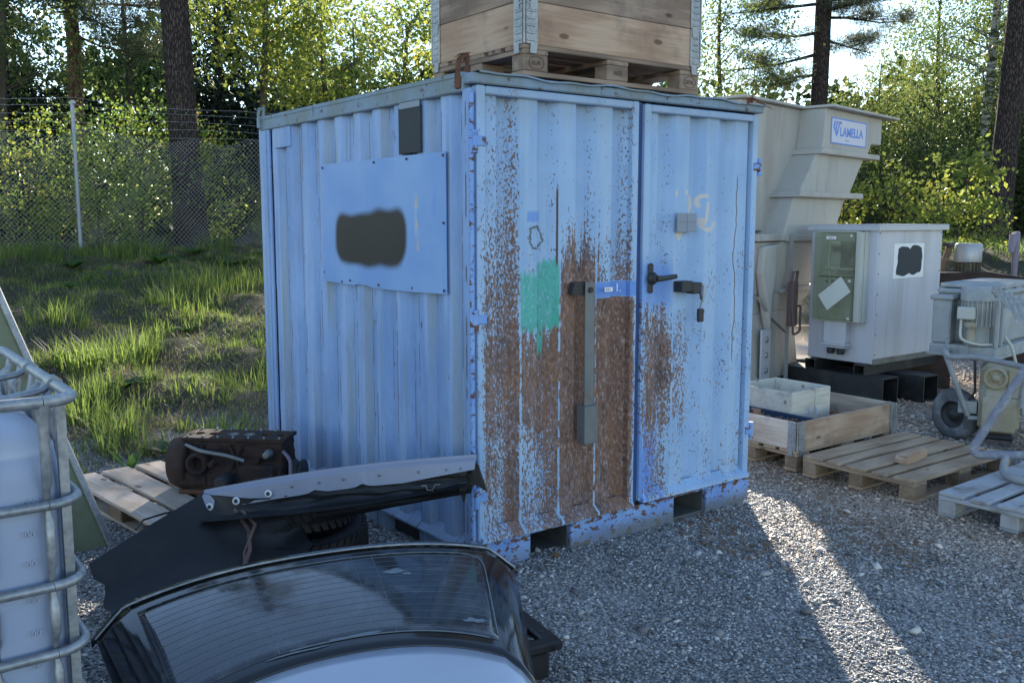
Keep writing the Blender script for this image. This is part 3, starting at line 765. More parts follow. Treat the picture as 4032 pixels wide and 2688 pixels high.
for z in (2.06, 1.24, .385): hinge(.024, z, dl)
m = MB(); m.tube([(.006, .004, .17), (.006, .004, 2.28)], .012, 8); m.build('hinge_rod', 'sill', ct)
# locking bar cover on the left door: flat bar hung from a lug, with a lock box at the foot
lk = MB(); lk.box((.660, -.052, .72), (.722, -.040, 1.395), .003); lk.box((.662, -.055, 1.02), (.720, -.0525, 1.028), .001)
o = lk.build('lock_bar', 'grey_flat_bar', dl)
m = MB(); m.prism([(.585, 1.335), (.60, 1.395), (.672, 1.395), (.672, 1.325)], -.035, .0, axis=1); m.tube([(.690, -.050, 1.355), (.690, -.062, 1.355)], .014, 10); m.build('lock_lug', 'cast_dark', o)
m = MB(); m.box((.640, -.078, .568), (.732, -.012, .765), .004); m.build('lock_box', 'grey_flat_bar', o)
# handle on the right door
m = MB(); m.box((1.128, -.030, 1.315), (1.166, -.012, 1.475), .012); m.lathe([(.034, 0), (.034, .012), (.024, .02), (.02, .035)], 14, Matrix.Translation((1.147, -.030, 1.395)) @ Matrix.Rotation(R(90), 4, 'X'))
m.tube([(1.150, -.058, 1.394), (1.20, -.062, 1.394), (1.30, -.060, 1.402)], [.020, .015, .013], 8); m.build('door_handle', 'cast_dark', dr)
m = MB(); m.box((1.352, -.062, 1.312), (1.440, .006, 1.372), .005); m.box((1.436, -.068, 1.300), (1.505, -.006, 1.362), .005)
m.tube([(1.488, -.066, 1.312), (1.486, -.078, 1.28), (1.482, -.078, 1.268)], .006, 6); h = m.build('hasp', 'cast_dark', dr)
m = MB(); m.tube(bent([(1.500, -.05, 1.345), (1.530, -.056, 1.345), (1.526, -.058, 1.27), (1.508, -.06, 1.235), (1.502, -.06, 1.215)], .02, 4), .0075, 6); m.build('shackle', 'galv', h)
m = MB(); m.box((1.482, -.074, 1.142), (1.520, -.048, 1.216), .005); m.box((1.484, -.0755, 1.195), (1.518, -.0745, 1.207), .0); m.build('padlock', 'cast_dark', h)
# taped square, stickers
m = MB()
for a in (0, 1):
    for b in (0, 1):
        x0, z0 = 1.340 + a * .077, 1.640 + b * .053; m.box((x0, -.026, z0), (x0 + .072, -.0235, z0 + .048), .001)
m.box((1.337, -.0235, 1.637), (1.492, -.0215, 1.741)); m.build('taped_square', 'tape_grey', dr)
m = MB(); m.box((.812, -.0255, 1.338), (.868, -.0235, 1.360)); st_ = m.build('sticker', 'white_print', dl)
text('sticker_text', 'BERG', .014, 'ink', st_, face_M((.819, -.0258, 1.344), (1, 0, 0), (0, 0, 1)), .0003)
text('painted_number', '1.', .062, 'white_print', dl, face_M((.884, -.0245, 1.336), (1, 0, 0), (0, 0, 1)), .0006)
# plate screwed over the left wall, taped vent
pl = MB(); n = 26
V = []
for k, y in enumerate(np.linspace(.205, 1.538, n)):
    w = .004 * math.sin(y * 7.5); zb = 1.349 + .010 * math.sin((y - .2) / 1.34 * 3.14) * -1 + (.008 if 1.0 < y < 1.15 else 0)
    for x, z in ((-.004 + w, zb), (-.001, 2.025)): V.append((x - .004, y, z))
V += [(v[0] + .004, v[1], v[2]) for v in V]
F = [[2 * k, 2 * k + 1, 2 * k + 3, 2 * k + 2] for k in range(n - 1)]; F += [[2 * n + i for i in f[::-1]] for f in F]
F += [[2 * k, 2 * k + 2, 2 * n + 2 * k + 2, 2 * n + 2 * k] for k in range(n - 1)] + [[0, 1, 2 * n + 1, 2 * n], [2 * n - 2, 2 * n - 1, 4 * n - 1, 4 * n - 2]]
p = pl.add(V, F).build('cover_plate', 'plate', ct)
for y, z in ((.222, 1.365), (.222, 1.69), (.222, 2.008), (.52, 1.362), (.56, 2.008), (.87, 1.358), (.90, 2.008), (1.2, 1.366), (1.52, 1.40), (1.52, 2.006), (1.30, 1.355)):
    m = MB(); m.lathe([(.007, 0), (.007, .003), (.004, .0045)], 8, Matrix.Translation((-.009, y, z)) @ Matrix.Rotation(R(-90), 4, 'Y')); m.build('screw', 'rust', p)
m = MB(); m.box((-.006, .430, 2.035), (.004, .640, 2.265), .002); tv = m.build('taped_vent', 'dark_tape', ct)
m = MB(); m.box((-.009, .432, 2.255), (-.0045, .625, 2.285), .001); m.build('tape_strip', 'tape_grey', tv)
# lifting lugs: rusty bent hook plates at the near and far corners
def lug(x, y, s, mat):
    m = MB(); P = [(-.035, -.06), (.035, -.06), (.040, .0), (.034, .06), (.040, .105), (.030, .118), (-.005, .116), (-.040, .085), (-.052, .03), (-.044, -.01)]
    Q = [(-.020, .035), (.012, .085), (.020, .055), (.010, .025)]
    bmm = MB(); n = 0
    m.prism([(x + a * s, 2.37 + b * s) for a, b in P[:5] + [(.016, .095), (.018, .05), (.006, .02), (-.012, .012), (-.02, -.06)]], y - .007, y + .007, axis=1)
    m.prism([(x + a * s, 2.37 + b * s) for a, b in [(.040, .105), (.030, .118), (-.005, .116), (-.040, .085), (-.052, .03), (-.044, -.03), (-.020, -.03), (-.026, .03), (-.018, .07), (.004, .092), (.016, .095)]], y - .006, y + .008, axis=1)
    m.tube([(x - .075 * s, y - .02, 2.37 + .082 * s), (x - .03 * s, y - .008, 2.37 + .108 * s), (x + .045 * s, y, 2.37 + .124 * s)], [.003, .008, .006], 6, flat=.4)
    m.box((x - .05 * s, y - .02, 2.30), (x + .045 * s, y + .02, 2.372), .004)
    return m.build('lifting_lug', mat, ct)
lug(.02, .085, .78, 'rust'); lug(.0, 2.42, .55, 'blue_wall'); lug(W_ - .02, .06, .45, 'rust')
m = MB(); m.tube([(W_ - .01, .03, 2.39), (W_ + .03, .0, 2.372), (W_ + .075, -.03, 2.342)], [.012, .010, .003], 6, flat=.4); m.tube([(W_ - .2, .03, 2.385), (W_ - .06, .02, 2.405), (W_, .02, 2.392)], [.004, .014, .006], 6, flat=.4)
m.build('torn_strip', 'rust', ct)

# ================================================================== PALLETS AND COLLARS
PM = {}
def pallet_meshes(mat, blk):
    key = mat
    if key in PM: return PM[key]
    d = {}
    def me(nm, a, b, c, mt):
        mb = MB(); mb.box(a, b, c); o = mb.build(nm, mt); me_ = o.data; bpy.data.objects.remove(o); d[nm] = me_
    for nm, w in (('top_board', .145), ('top_board_narrow', .10)): me(nm, (-.6, -w / 2, 0), (.6, w / 2, .022), .004, mat)
    me('cross_board', (-.4, -.0725, 0), (.4, .0725, .022), .003, mat)
    me('bottom_board', (-.6, -.05, 0), (.6, .05, .022), .003, mat)
    me('block', (-.0725, -.05, 0), (.0725, .05, .078), .006, blk)
    PM[key] = d; return d
def pallet(label, loc, rz, mat='wood_pallet', blk='wood_block', boards=((-.3275, 1), (-.165, 0), (0, 1), (.165, 0), (.3275, 1)), jit=.006, group='wooden pallets', scale=None, stamp=None):
    """1.2 (local X) by 0.8 (local Y); origin at the centre on the ground"""
    t = thing('wooden_pallet', label, 'pallet', loc, rz, group); d = pallet_meshes(mat, blk)
    if scale: t.scale = scale
    for y in (-.35, 0, .35): link('bottom_board', d['bottom_board'], None, t, (random.uniform(-jit, jit), y, 0))
    for x in (-.5275, 0, .5275):
        for y in (-.35, 0, .35): link('block', d['block'], None, t, (x, y, .022))
        link('cross_board', d['cross_board'], None, t, (x, 0, .100), (0, 0, R(90)))
    for y, wide in boards:
        link('top_board', d['top_board' if wide else 'top_board_narrow'], None, t, (random.uniform(-jit, jit), y, .1221 + random.uniform(0, .001)), (0, 0, random.uniform(-jit, jit) * .8))
    return t
def stamp(t, body, x, y, z, xd, size=.035, ring=True, oval=True):
    M = face_M((x, y, z), xd, (0, 0, 1))
    s = text('stamp', body, size, 'charred_stamp', t, M @ Matrix.Translation((0, -size * .35, 0)), .0006, 'CENTER')
    if ring:
        m = MB(); m.tube([(.045 * math.cos(a), .030 * math.sin(a), 0) for a in np.linspace(0, 2 * math.pi, 25)], .0016, 4, M, cap=False); m.build('stamp_ring', 'charred_stamp', t)

def collar(label, loc, rz, mats, group='pallet collars', h=.195, hinge_foot=True, split=True, upper=False):
    """1.2 x 0.8 frame, origin at centre of its base; boards are parts, hinges at the corners"""
    t = thing('pallet_collar', label, 'pallet collar', loc, rz, group)
    def brd(nm, L, z0, z1, loc_, rot, mt):
        m = MB(); m.box((-L / 2, -.01, z0), (L / 2, .01, z1), .003); return m.build(nm, mt, t, loc_, rot)
    hs = ((0, h),) if not split else ((0, h / 2 - .001), (h / 2 + .001, h))
    for z0, z1 in hs:
        brd('side_board', 1.18, z0, z1, (0, -.39, 0), (0, 0, random.uniform(-.002, .002)), mats[0])
        brd('side_board', 1.18, z0, z1, (0, .39, 0), None, mats[0])
        brd('end_board', .75, z0, z1, (-.59, 0, 0), (0, 0, R(90)), mats[1])
        brd('end_board', .75, z0, z1, (.59, 0, 0), (0, 0, R(90)), mats[1])
    for sx in (-1, 1):
        for sy in (-1, 1):
            m = MB(); X, Y = sx * .603, sy * .403; f = -.042 if hinge_foot else 0
            m.box((X - sx * .080, Y, 0), (X - sx * .012, Y + sy * .003, h), .001); m.box((X, Y - sy * .080, 0), (X + sx * .003, Y - sy * .012, h), .001)
            m.tube([(X - sx * .001, Y - sy * .001, 0), (X - sx * .001, Y - sy * .001, h)], .0055, 8)
            for k in range(6):
                z = .018 + k * (h - .03) / 5
                m.box((X - sx * .062, Y + sy * .003, z - .005), (X - sx * .018, Y + sy * .0065, z + .005), .0015); m.box((X + sx * .003, Y - sy * .062, z - .005), (X + sx * .0065, Y - sy * .018, z + .005), .0015)
            if hinge_foot:
                m.prism([(X - sx * .075, .002), (X - sx * .035, .002), (X - sx * .030, f), (X - sx * .068, f)], Y + sy * .002, Y + sy * .007, axis=1)
                m.prism([(Y - sy * .075, .002), (Y - sy * .035, .002), (Y - sy * .030, f), (Y - sy * .068, f)], X + sx * .002, X + sx * .007, axis=0)
            m.build('corner_hinge', 'galv', t)
    return t
# crate on the container roof
CX, CY = .90, .392; Zr = 2.378
pr = pallet('pallet on the container roof carrying two stacked collars', (CX, CY, Zr), 0, 'wood_crate_dark', 'wood_crate_dark', group='wooden pallets')
stamp(pr, 'EPAL', .5275, -.4012, .062, (1, 0, 0), .030)
stamp(pr, 'EUR', -.5275, -.4012, .062, (1, 0, 0), .030)
stamp(pr, 'NSE', .0, -.4012, .062, (1, 0, 0), .034, ring=False)
collar('lower collar of the crate on the container roof, pale boards and bright hinges', (CX, CY, Zr + .145), 0, ('wood_warm', 'wood_warm'), split=False)
collar('upper collar of the crate on the container roof, darker boards', (CX, CY, Zr + .342), 0, ('wood_crate_dark', 'wood_crate_dark'), split=False, hinge_foot=True)
collar('topmost collar of the crate on the container roof, cut by the photo edge', (CX, CY, Zr + .539), 0, ('wood_crate_dark', 'wood_warm'), split=False)

# ================================================================== RIGHT OF THE CONTAINER
# pallet with a single collar
CPX, CPY = 3.435, .632
p1_ = pallet('pallet under the pale collar beside the container', (CPX, CPY, 0), 0, 'wood_pallet', 'wood_block')
stamp(p1_, 'EUR', -.5275 + .02, -.4012, .062, (1, 0, 0), .03)
collar('single pale collar with bright corner hinges on the pallet beside the container', (CPX, CPY, .145), 0, ('wood_warm', 'wood_pale'), split=False)
for z in (.098,):    # joint line of the near end boards
    pass
# plywood box standing in the collar
t = thing('plywood_box', 'open grey plywood box with a rope handle standing in the collar', 'box', (3.33, .735, .148), 0)
bw, bl, bh = .50, .47, .335
def ply(nm, a, b, mat='wood_ply'):
    m = MB(); m.box(a, b, .003); return m.build(nm, mat, t)
f = ply('front_panel', (-bl / 2, -bw / 2, 0), (-bl / 2 + .012, bw / 2, bh)); ply('back_panel', (bl / 2 - .012, -bw / 2, 0), (bl / 2, bw / 2, bh))
ply('side_panel', (-bl / 2 + .0125, -bw / 2, 0), (.045, -bw / 2 + .012, bh - .002)); ply('side_panel', (.052, -bw / 2, 0), (bl / 2 - .0125, -bw / 2 + .012, bh - .001))
ply('side_panel', (-bl / 2 + .0125, bw / 2 - .012, 0), (bl / 2 - .0125, bw / 2, bh - .002)); ply('bottom_panel', (-bl / 2 + .0125, -bw / 2 + .0125, .004), (bl / 2 - .0125, bw / 2 - .0125, .014))
m = MB(); m.tube(bent([(-bl / 2 - .003, .09, .165), (-bl / 2 - .028, .07, .172), (-bl / 2 - .030, 0.0, .150), (-bl / 2 - .026, -.05, .135), (-bl / 2 - .003, -.06, .135)], .02, 4), .008, 7); m.build('rope_handle', 'strap_grey', f)
for y in (.09, -.06):
    m = MB(); m.lathe([(.016, 0), (.016, .0015)], 12, Matrix.Translation((-bl / 2 - .001, y, .150 + y * .15)) @ Matrix.Rotation(R(-90), 4, 'Y')); m.build('handle_hole', 'cast_dark', f)
for (x, y) in ((-bl / 2 + .005, .02), (-bl / 2 + .005, .19), (.0, bw / 2 - .008), (.02, -bw / 2 + .005), (-.12, bw / 2 - .005)):
    m = MB(); m.box((x - .010, y - .014, bh - .008), (x + .010, y + .014, bh + .012), .004); m.build('metal_clip', 'galv', t)
text('arrow_marks', '\u2191\u2191', .10, 'faint_ink', t, face_M((-.075, -bw / 2 - .0006, .14), (1, 0, 0), (0, 0, 1)), .0003)
# blue tray of scrap in front of it
t = thing('blue_crate', 'shallow blue plastic crate of rusty scrap in front of the plywood box', 'crate', (2.975, .62, .148), 0)
m = MB()
for a, b in (((-.11, -.37, .0), (.11, .36, .006)),): m.box(a, b)
m.build('crate_floor', 'blue_crate', t)
for a, b in (((-.11, -.37, .006), (-.103, .36, .17)), ((.103, -.37, .006), (.11, .36, .185)), ((-.103, -.37, .006), (.103, -.363, .17)), ((-.103, .353, .006), (.103, .36, .17))):
    m = MB(); m.box(a, b, .002); m.box((a[0] - .006, a[1] - .006, b[2] - .014), (b[0] + .006, b[1] + .006, b[2] + .001), .003); m.build('crate_wall', 'blue_crate', t)
def lumps(name, label, cat, n, x0, x1, y0, y1, z0, z1, s, mat, kind=None):
    octa = np.array([(1, 0, 0), (0, 1, 0), (-1, 0, 0), (0, -1, 0), (0, 0, 1), (0, 0, -1)], float)
    of = np.array([(0, 1, 4), (1, 2, 4), (2, 3, 4), (3, 0, 4), (1, 0, 5), (2, 1, 5), (3, 2, 5), (0, 3, 5)])
    P = np.stack([rng.uniform(x0, x1, n), rng.uniform(y0, y1, n), rng.uniform(z0, z1, n)], -1)
    V = octa[None] * rng.uniform(.4, 1.3, (n, 6, 1)) * s + P[:, None]; F = (of[None] + (np.arange(n) * 6)[:, None, None]).reshape(-1, 3)
    return tag(link(name, npmesh(name, V.reshape(-1, 3), F), mat), label, cat, kind=kind)
lumps('scrap_turnings', 'heap of brown rusty turnings filling the blue crate', 'scrap', 900, 2.88, 3.07, .27, .96, .20, .305, .014, 'rust_scrap', 'stuff')
lumps('bark_scraps', 'brown scraps lying loose in the far end of the collar', 'scrap', 500, 3.55, 3.98, .30, .98, .150, .20, .02, 'rust_scrap', 'stuff')
m = MB(); m.lathe([(.026, 0), (.028, .07), (.023, .072), (.021, .02), (.002, .018)], 16, closed=False); o = m.build('rusty_tin', 'rust_orange', None, (2.985, .70, .275), (R(4), 0, 0))
tag(o, 'small round rusty tin on the scrap in the blue crate', 'tin')
m = MB(); m.tube([(0, 0, 0), (0, 0.004, .07)], .004, 6); m.box((-.03, -.02, -.002), (.03, .02, .004), .002); m.box((-.005, -.05, .0), (.03, -.01, .01), .003)
o = m.build('white_plastic_clip', 'white_print', None, (2.955, .92, .318), (R(8), 0, R(20))); tag(o, 'small white plastic clip lying on the scrap in the blue crate', 'clip')
m = MB(); m.box((-.19, -.035, 0), (.19, .035, .02), .003); o = m.build('short_plank', 'wood_warm', None, (3.47, .335, .282), (R(3), R(1), R(4)))
tag(o, 'short loose plank laid inside the collar next to the plywood box', 'plank')
m = MB(); m.box((-.05, -.035, 0), (.05, .035, .13), .004); o = m.build('wood_offcut', 'wood_warm', None, (3.45, .335, .150)); tag(o, 'wood offcut holding up the short plank in the collar', 'offcut')
# bare pallet
pb = pallet('bare weathered pallet with a wood stub on it, between collar and dusty pallet', (3.385, -.255, 0), R(-.6), 'wood_pallet', 'wood_block', boards=((.3275, 1), (.165, 0), (0, 1), (-.165, 0), (-.3275, 1)))
m = MB(); m.prism([(0, 0), (.30, -.004), (.31, .03), (.29, .048), (.02, .052), (-.008, .03)], -.04, .04, axis=1); m.prism([(.0, .05), (.30, .047), (.28, .062), (.04, .06)], -.03, .02, axis=1)
o = m.build('wood_stub', 'wood_warm', None, (3.10, -.375, .146), (0, 0, R(7))); tag(o, 'short splintered wood stub lying on the bare pallet', 'wood stub')
# dusty pallet
pallet('cement-dusted grey pallet in front of the machine, at the right photo edge', (3.30, -1.235, .0), R(1.5), 'wood_dusty', 'wood_dusty')

# bent tube frame standing on the dusty pallet
t = thing('tube_frame', 'bent steel tube frame with worn blue paint on the dusty pallet', 'tube frame', (3.3, -1.0, .145))
def lp(*p): return [(a - 3.3, b + 1.0, c - .145) for a, b, c in p]
m = MB(); m.tube(bent(lp((3.75, -1.42, .93), (3.47, -.985, .89), (3.31, -.70, .235), (3.56, -1.22, .30), (3.75, -1.45, .36)), .09, 6), .026, 10); m.build('upper_tube', 'blue_tube', t)
m = MB(); m.tube(bent(lp((3.40, -.89, .255), (3.28, -.93, .175), (3.20, -1.03, .172), (3.25, -1.30, .172), (3.40, -1.55, .175)), .09, 5), .024, 10); m.build('foot_tube', 'dusty_tube', t)
m = MB(); m.tube(lp((3.52, -1.12, .28), (3.42, -1.22, .155)), .006, 6); m.build('brace_rod', 'cast_dark', t)

# steel beams carrying the cabinet
def hollow(name, label, a, b, axis, th, mat='black_steel', group='black box-section beams under the cabinet'):
    m = MB(); o = [i for i in range(3) if i != axis]; A, B = list(a), list(b)
    A[axis], B[axis] = a[axis], b[axis]
    def bx(lo, hi):
        p, q = list(a), list(b); p[o[0]], p[o[1]] = lo; q[o[0]], q[o[1]] = hi; m.box(p, q, .0)
    u0, u1, v0, v1 = a[o[0]], b[o[0]], a[o[1]], b[o[1]]
    bx((u0, v0), (u1, v0 + th)); bx((u0, v1 - th), (u1, v1)); bx((u0, v0 + th), (u0 + th, v1 - th)); bx((u1 - th, v0 + th), (u1, v1 - th))
    return tag(m.build(name, mat), label, 'beam', group)
hollow('steel_beam', 'thick black box-section beam under the cabinet, nearer to the collar', (5.39, 1.17, 0), (5.645, 2.7, .255), 1, .012)
hollow('steel_beam', 'thick black box-section beam under the cabinet, farther right with open end', (5.83, 1.02, 0), (6.085, 2.7, .255), 1, .012)
hollow('steel_beam', 'thin black cross beam under the front edge of the cabinet', (5.42, 1.385, .256), (6.70, 1.50, .352), 0, .008)
hollow('steel_beam', 'thin black cross beam under the rear edge of the cabinet', (5.42, 1.925, .256), (6.70, 2.04, .352), 0, .008)
# electric cabinet
t = thing('electric_cabinet', 'pale grey steel cabinet with a clear meter box on its left side', 'cabinet', (5.50, 1.36, .355), R(0))
cw, cd, chh = 1.13, .715, 1.30
m = MB(); m.box((0, 0, 0), (cw, cd, chh), .006); b = m.build('body', 'cabinet_paint', t)
m = MB(); m.box((-.035, -.035, chh), (cw + .06, cd + .03, chh + .012), .003); m.box((-.035, -.035, chh - .045), (-.031, cd + .03, chh)); m.box((-.031, -.035, chh - .045), (cw + .06, -.031, chh)); m.box((cw + .056, -.031, chh - .045), (cw + .06, cd + .03, chh)); m.build('lid', 'cabinet_trim', t)
m = MB(); m.box((-.002, -.006, -.004), (cw + .03, -.0032, .052), .001); m.build('skirt', 'dull_steel', t)
m = MB(); m.box((.012, -.003, .02), (cw - .006, -.0005, chh - .05), .001); sp = m.build('side_panel', 'cabinet_paint', t)
for k in range(7):
    for x in (.028, cw - .03):
        m = MB(); m.lathe([(.008, 0), (.007, .004)], 8, Matrix.Translation((x, -.003, .09 + k * .19)) @ Matrix.Rotation(R(90), 4, 'X')); m.build('screw', 'dull_steel', sp)
m = MB(); m.box((.27, -.0055, .80), (.80, -.0035, 1.13), .001); np_ = m.build('notice', 'white_print', t)
# black-sprayed blot on the notice: an irregular thin disc
P = []; 
for k in range(48):
    a = 2 * math.pi * k / 48; ca, sa = math.cos(a), math.sin(a)
    r = 1 / max(abs(ca) / .20, abs(sa) / .115) * .55 + .45 * (.20 * abs(ca) + .115 * abs(sa)); r *= 1.02 + .05 * math.sin(2 * a + .6) + .035 * math.sin(5 * a + 2) + .02 * math.sin(11 * a)
    P.append((.545 + r * ca, .965 + r * sa))
m = MB(); m.prism(P, -.0072, -.0058, axis=1); m.build('spray_blot', 'dark_tape', np_)
# meter box with clear cover on the left side (-X face)
mb_ = MB(); mb_.box((-.055, .185, .40), (-.001, .67, 1.235), .006); bx_ = mb_.build('meter_box', 'meter_back', t)
m = MB(); m.box((-.12, .185, .395), (-.055, .245, 1.24), .004); m.box((-.07, .176, .39), (-.0, .1845, 1.245), .002); m.build('hinge_strip', 'meter_box_grey', bx_)
for z in (.385, 1.236): m = MB(); m.box((-.075, .246, z), (-.001, .68, z + .014), .002); m.build('box_rim', 'meter_box_grey', bx_)
def cover(z0, z1):
    m = MB(); y0, y1 = .248, .665; x0, x1 = -.160, -.056
    m.box((x0, y0, z0), (x0 + .004, y1, z1)); m.box((x0 + .004, y0, z0), (x1, y0 + .004, z1)); m.box((x0 + .004, y1 - .004, z0), (x1, y1, z1)); m.box((x0 + .004, y0 + .004, z1 - .004), (x1, y1 - .004, z1)); m.box((x0 + .004, y0 + .004, z0), (x1, y1 - .004, z0 + .004))
    return m.build('clear_cover', 'clear_cover', bx_)
cover(.402, .815); cover(.823, 1.233)
m = MB()
m.box((-.085, .30, .90), (-.056, .43, 1.15), .004); m.box((-.10, .32, .95), (-.085, .40, 1.02), .002); m.box((-.08, .44, 1.05), (-.056, .52, 1.10), .003); m.box((-.085, .28, .84), (-.056, .46, .88), .003)
m.build('switchgear', 'cast_dark', bx_)
m = MB(); m.box((-.078, .27, .885), (-.056, .60, .905), .002); m.box((-.075, .44, 1.12), (-.056, .56, 1.16), .002); m.tube(bent([(-.08, .54, 1.15), (-.085, .56, .98), (-.085, .535, .80)], .05, 4), .006, 6); m.build('wiring', 'meter_box_grey', bx_)
for y, z in ((.56, .765), (.49, .77), (.565, .69), (.50, .70)):
    m = MB(); m.box((-.088, y - .03, z - .032), (-.056, y + .03, z + .032), .004); fz = m.build('fuse_holder', 'pale_plate', bx_)
    m = MB(); m.lathe([(.021, 0), (.021, .006), (.010, .007), (.010, .001)], 12, Matrix.Translation((-.088, y, z)) @ Matrix.Rotation(R(-90), 4, 'Y')); m.build('fuse_cap', 'cast_dark', fz)
m = MB(); M = Matrix.Translation((-.1635, .425, .66)) @ Matrix.Rotation(R(-38), 4, 'X'); m.box((-.0015, -.155, -.088), (.0015, .155, .088), .0, M); m.lathe([(.008, 0), (.007, .003)], 8, Matrix.Translation((-.165, .418, .695)) @ Matrix.Rotation(R(-90), 4, 'Y')); m.build('loose_plate', 'pale_plate', bx_)
for z in (.43, .785, 1.205):
    m = MB(); m.lathe([(.013, 0), (.013, .008), (.004, .009)], 10, Matrix.Translation((-.16, .268, z)) @ Matrix.Rotation(R(-90), 4, 'Y')); m.build('cover_screw', 'pale_plate', bx_)
m = MB(); m.box((-.1625, .43, 1.172), (-.1605, .535, 1.200)); lb = m.build('voltage_label', 'white_print', bx_)
text('label_text', '1 000 V', .024, 'ink', lb, face_M((-.163, .527, 1.177), (0, -1, 0), (0, 0, 1)), .0003)
m = MB(); m.prism([(.345, .17), (.555, .17), (.57, .20), (.57, .385), (.33, .385), (.33, .20)], -.09, -.001, axis=0); m.box((-.12, .32, .155), (-.0, .58, .176), .003); m.box((-.115, .325, .135), (-.005, .575, .150), .003)
m.build('gland_box', 'cabinet_paint', t)
for y in (.395, .505):
    m = MB(); m.lathe([(.036, 0), (.036, -.05), (.030, -.065)], 14, Matrix.Translation((-.06, y, .135))); m.build('cable_gland', 'cast_dark', t)

for o_ in [bx_, *bx_.children_recursive] + [c for c in t.children if c.name.split('.')[0] in ('gland_box', 'cable_gland')]:
    o_.data.transform(Matrix.Translation((0, -.095, 0)))
# ------------------------------------------------------------------ lamella separator tank
TA = R(11); t = thing('settling_tank', 'tall beige fibreglass settling tank with stepped slanting body and blue sign', 'tank', (5.982, 2.308, 0), TA)
def loft(nm, secs, mat='fibreglass', bev=.0):
    """secs: (z, a0, a1, b0, b1)"""
    m = MB(); V = []
    for z, a0, a1, b0, b1 in secs: V += [(a0, b0, z), (a1, b0, z), (a1, b1, z), (a0, b1, z)]
    n = len(secs); F = [[3, 2, 1, 0], [4 * n - 4, 4 * n - 3, 4 * n - 2, 4 * n - 1]]
    for i in range(n - 1):
        for k in range(4): F.append([4 * i + k, 4 * i + (k + 1) % 4, 4 * i + 4 + (k + 1) % 4, 4 * i + 4 + k])
    m.add(V, F); return m.build(nm, mat, t, bevel=bev or None)
bD = .95
loft('sign_box', [(2.425, -.075, 1.13, 0.0, bD), (2.545, -.03, 1.215, 0, bD), (2.55, -.028, 1.50, 0, bD), (2.845, 0, 1.50, 0, bD)], bev=.012)
loft('slanted_body', [(1.925, -.545, .68, .02, bD), (2.40, -.115, 1.10, .02, bD)], bev=.02)
loft('slanted_body', [(1.52, -.76, .42, .05, bD), (1.94, -.55, .69, .05, bD)], bev=.02)
loft('rib', [(2.375, -.16, 1.37, -.045, bD + .03), (2.432, -.13, 1.365, -.045, bD + .03)], bev=.010)
loft('rib', [(1.935, -.60, .985, -.03, bD + .03), (1.995, -.55, .98, -.03, bD + .03)], bev=.010)
loft('rear_chamber', [(1.60, -1.30, -.25, .30, .50), (2.845, -1.26, .02, .28, .50)], bev=.012)
m = MB(); m.prism([(-.03, -.09), (1.80, -.09), (1.80, bD), (-.45, bD), (-.6, .52), (-1.30, .52), (-1.30, .21), (-.03, .21)], 2.846, 2.872, axis=2); m.build('top_flange', 'fibreglass', t, bevel=.006)
# lower hopper with faceted side and rims
loft('rim', [(1.505, -1.30, -.74, .03, .45), (1.575, -1.30, -.74, .03, .45)], bev=.012)
loft('rim', [(1.495, -.70, .44, .04, .95), (1.565, -.70, .44, .04, .95)], bev=.012)
loft('hopper', [(.985, -1.27, -.05, .10, .5), (1.50, -1.28, .36, .07, .5)], bev=.025)
loft('hopper', [(.80, -1.27, -.34, .12, .5), (1.00, -1.27, .22, .11, .5)], bev=.02)
loft('hopper', [(.14, -1.28, -.26, .07, .5), (.81, -1.27, -.34, .12, .5)], bev=.02)
loft('rim', [(.985, -.72, .30, .055, .52), (1.035, -.72, .30, .055, .52)], bev=.01)
m = MB(); m.prism([(-1.05, .64), (-1.24, 1.2), (-1.22, 1.46), (-.86, 1.48), (-1.03, .98)], .0, .09, axis=1); m.build('facet', 'fibreglass', t, bevel=.02)
loft('skid', [(.0, -1.28, 1.4, .0, .14), (.12, -1.28, 1.4, .0, .14)], 'black_steel', .004)
loft('skid', [(.0, -1.28, 1.4, .95, 1.1), (.12, -1.28, 1.4, .95, 1.1)], 'black_steel', .004)
m = MB(); m.box((-1.17, .03, .15), (-.99, .05, .66), .003); m.box((-1.17, -.10, .128), (-.97, .05, .15), .004); br = m.build('foot_bracket', 'cabinet_trim', t)
for z in (.26, .41, .56):
    m = MB(); m.lathe([(.03, 0), (.03, .014), (.016, .018)], 8, Matrix.Translation((-1.08, .03, z)) @ Matrix.Rotation(R(90), 4, 'X')); m.build('bolt', 'galv', br)
m = MB(); m.tube([(-.655, .01, 1.58), (-.645, .015, 1.13), (-.665, .02, .64), (-.70, .0, .13)], .03, 4, flat=.15); s_ = m.build('lashing_strap', 'strap_grey', t)
m = MB(); m.tube([(-1.27, .03, .98), (-1.05, .02, .78), (-.70, .015, .60)], .028, 4, flat=.2); m.build('lashing_strap', 'strap_grey', t)
m = MB(); m.box((-.70, -.05, .66), (-.59, .01, 1.10), .008); m.tube([(-.70, -.03, 1.10), (-.70, -.04, 1.20), (-.60, -.04, 1.20), (-.60, -.03, 1.10)], .014, 6); m.tube(bent([(-.62, -.05, .86), (-.55, -.06, .86), (-.57, -.07, .60), (-.70, -.06, .58), (-.70, -.05, .82)], .03, 3), .012, 6); m.build('ratchet', 'strap_brown', s_)
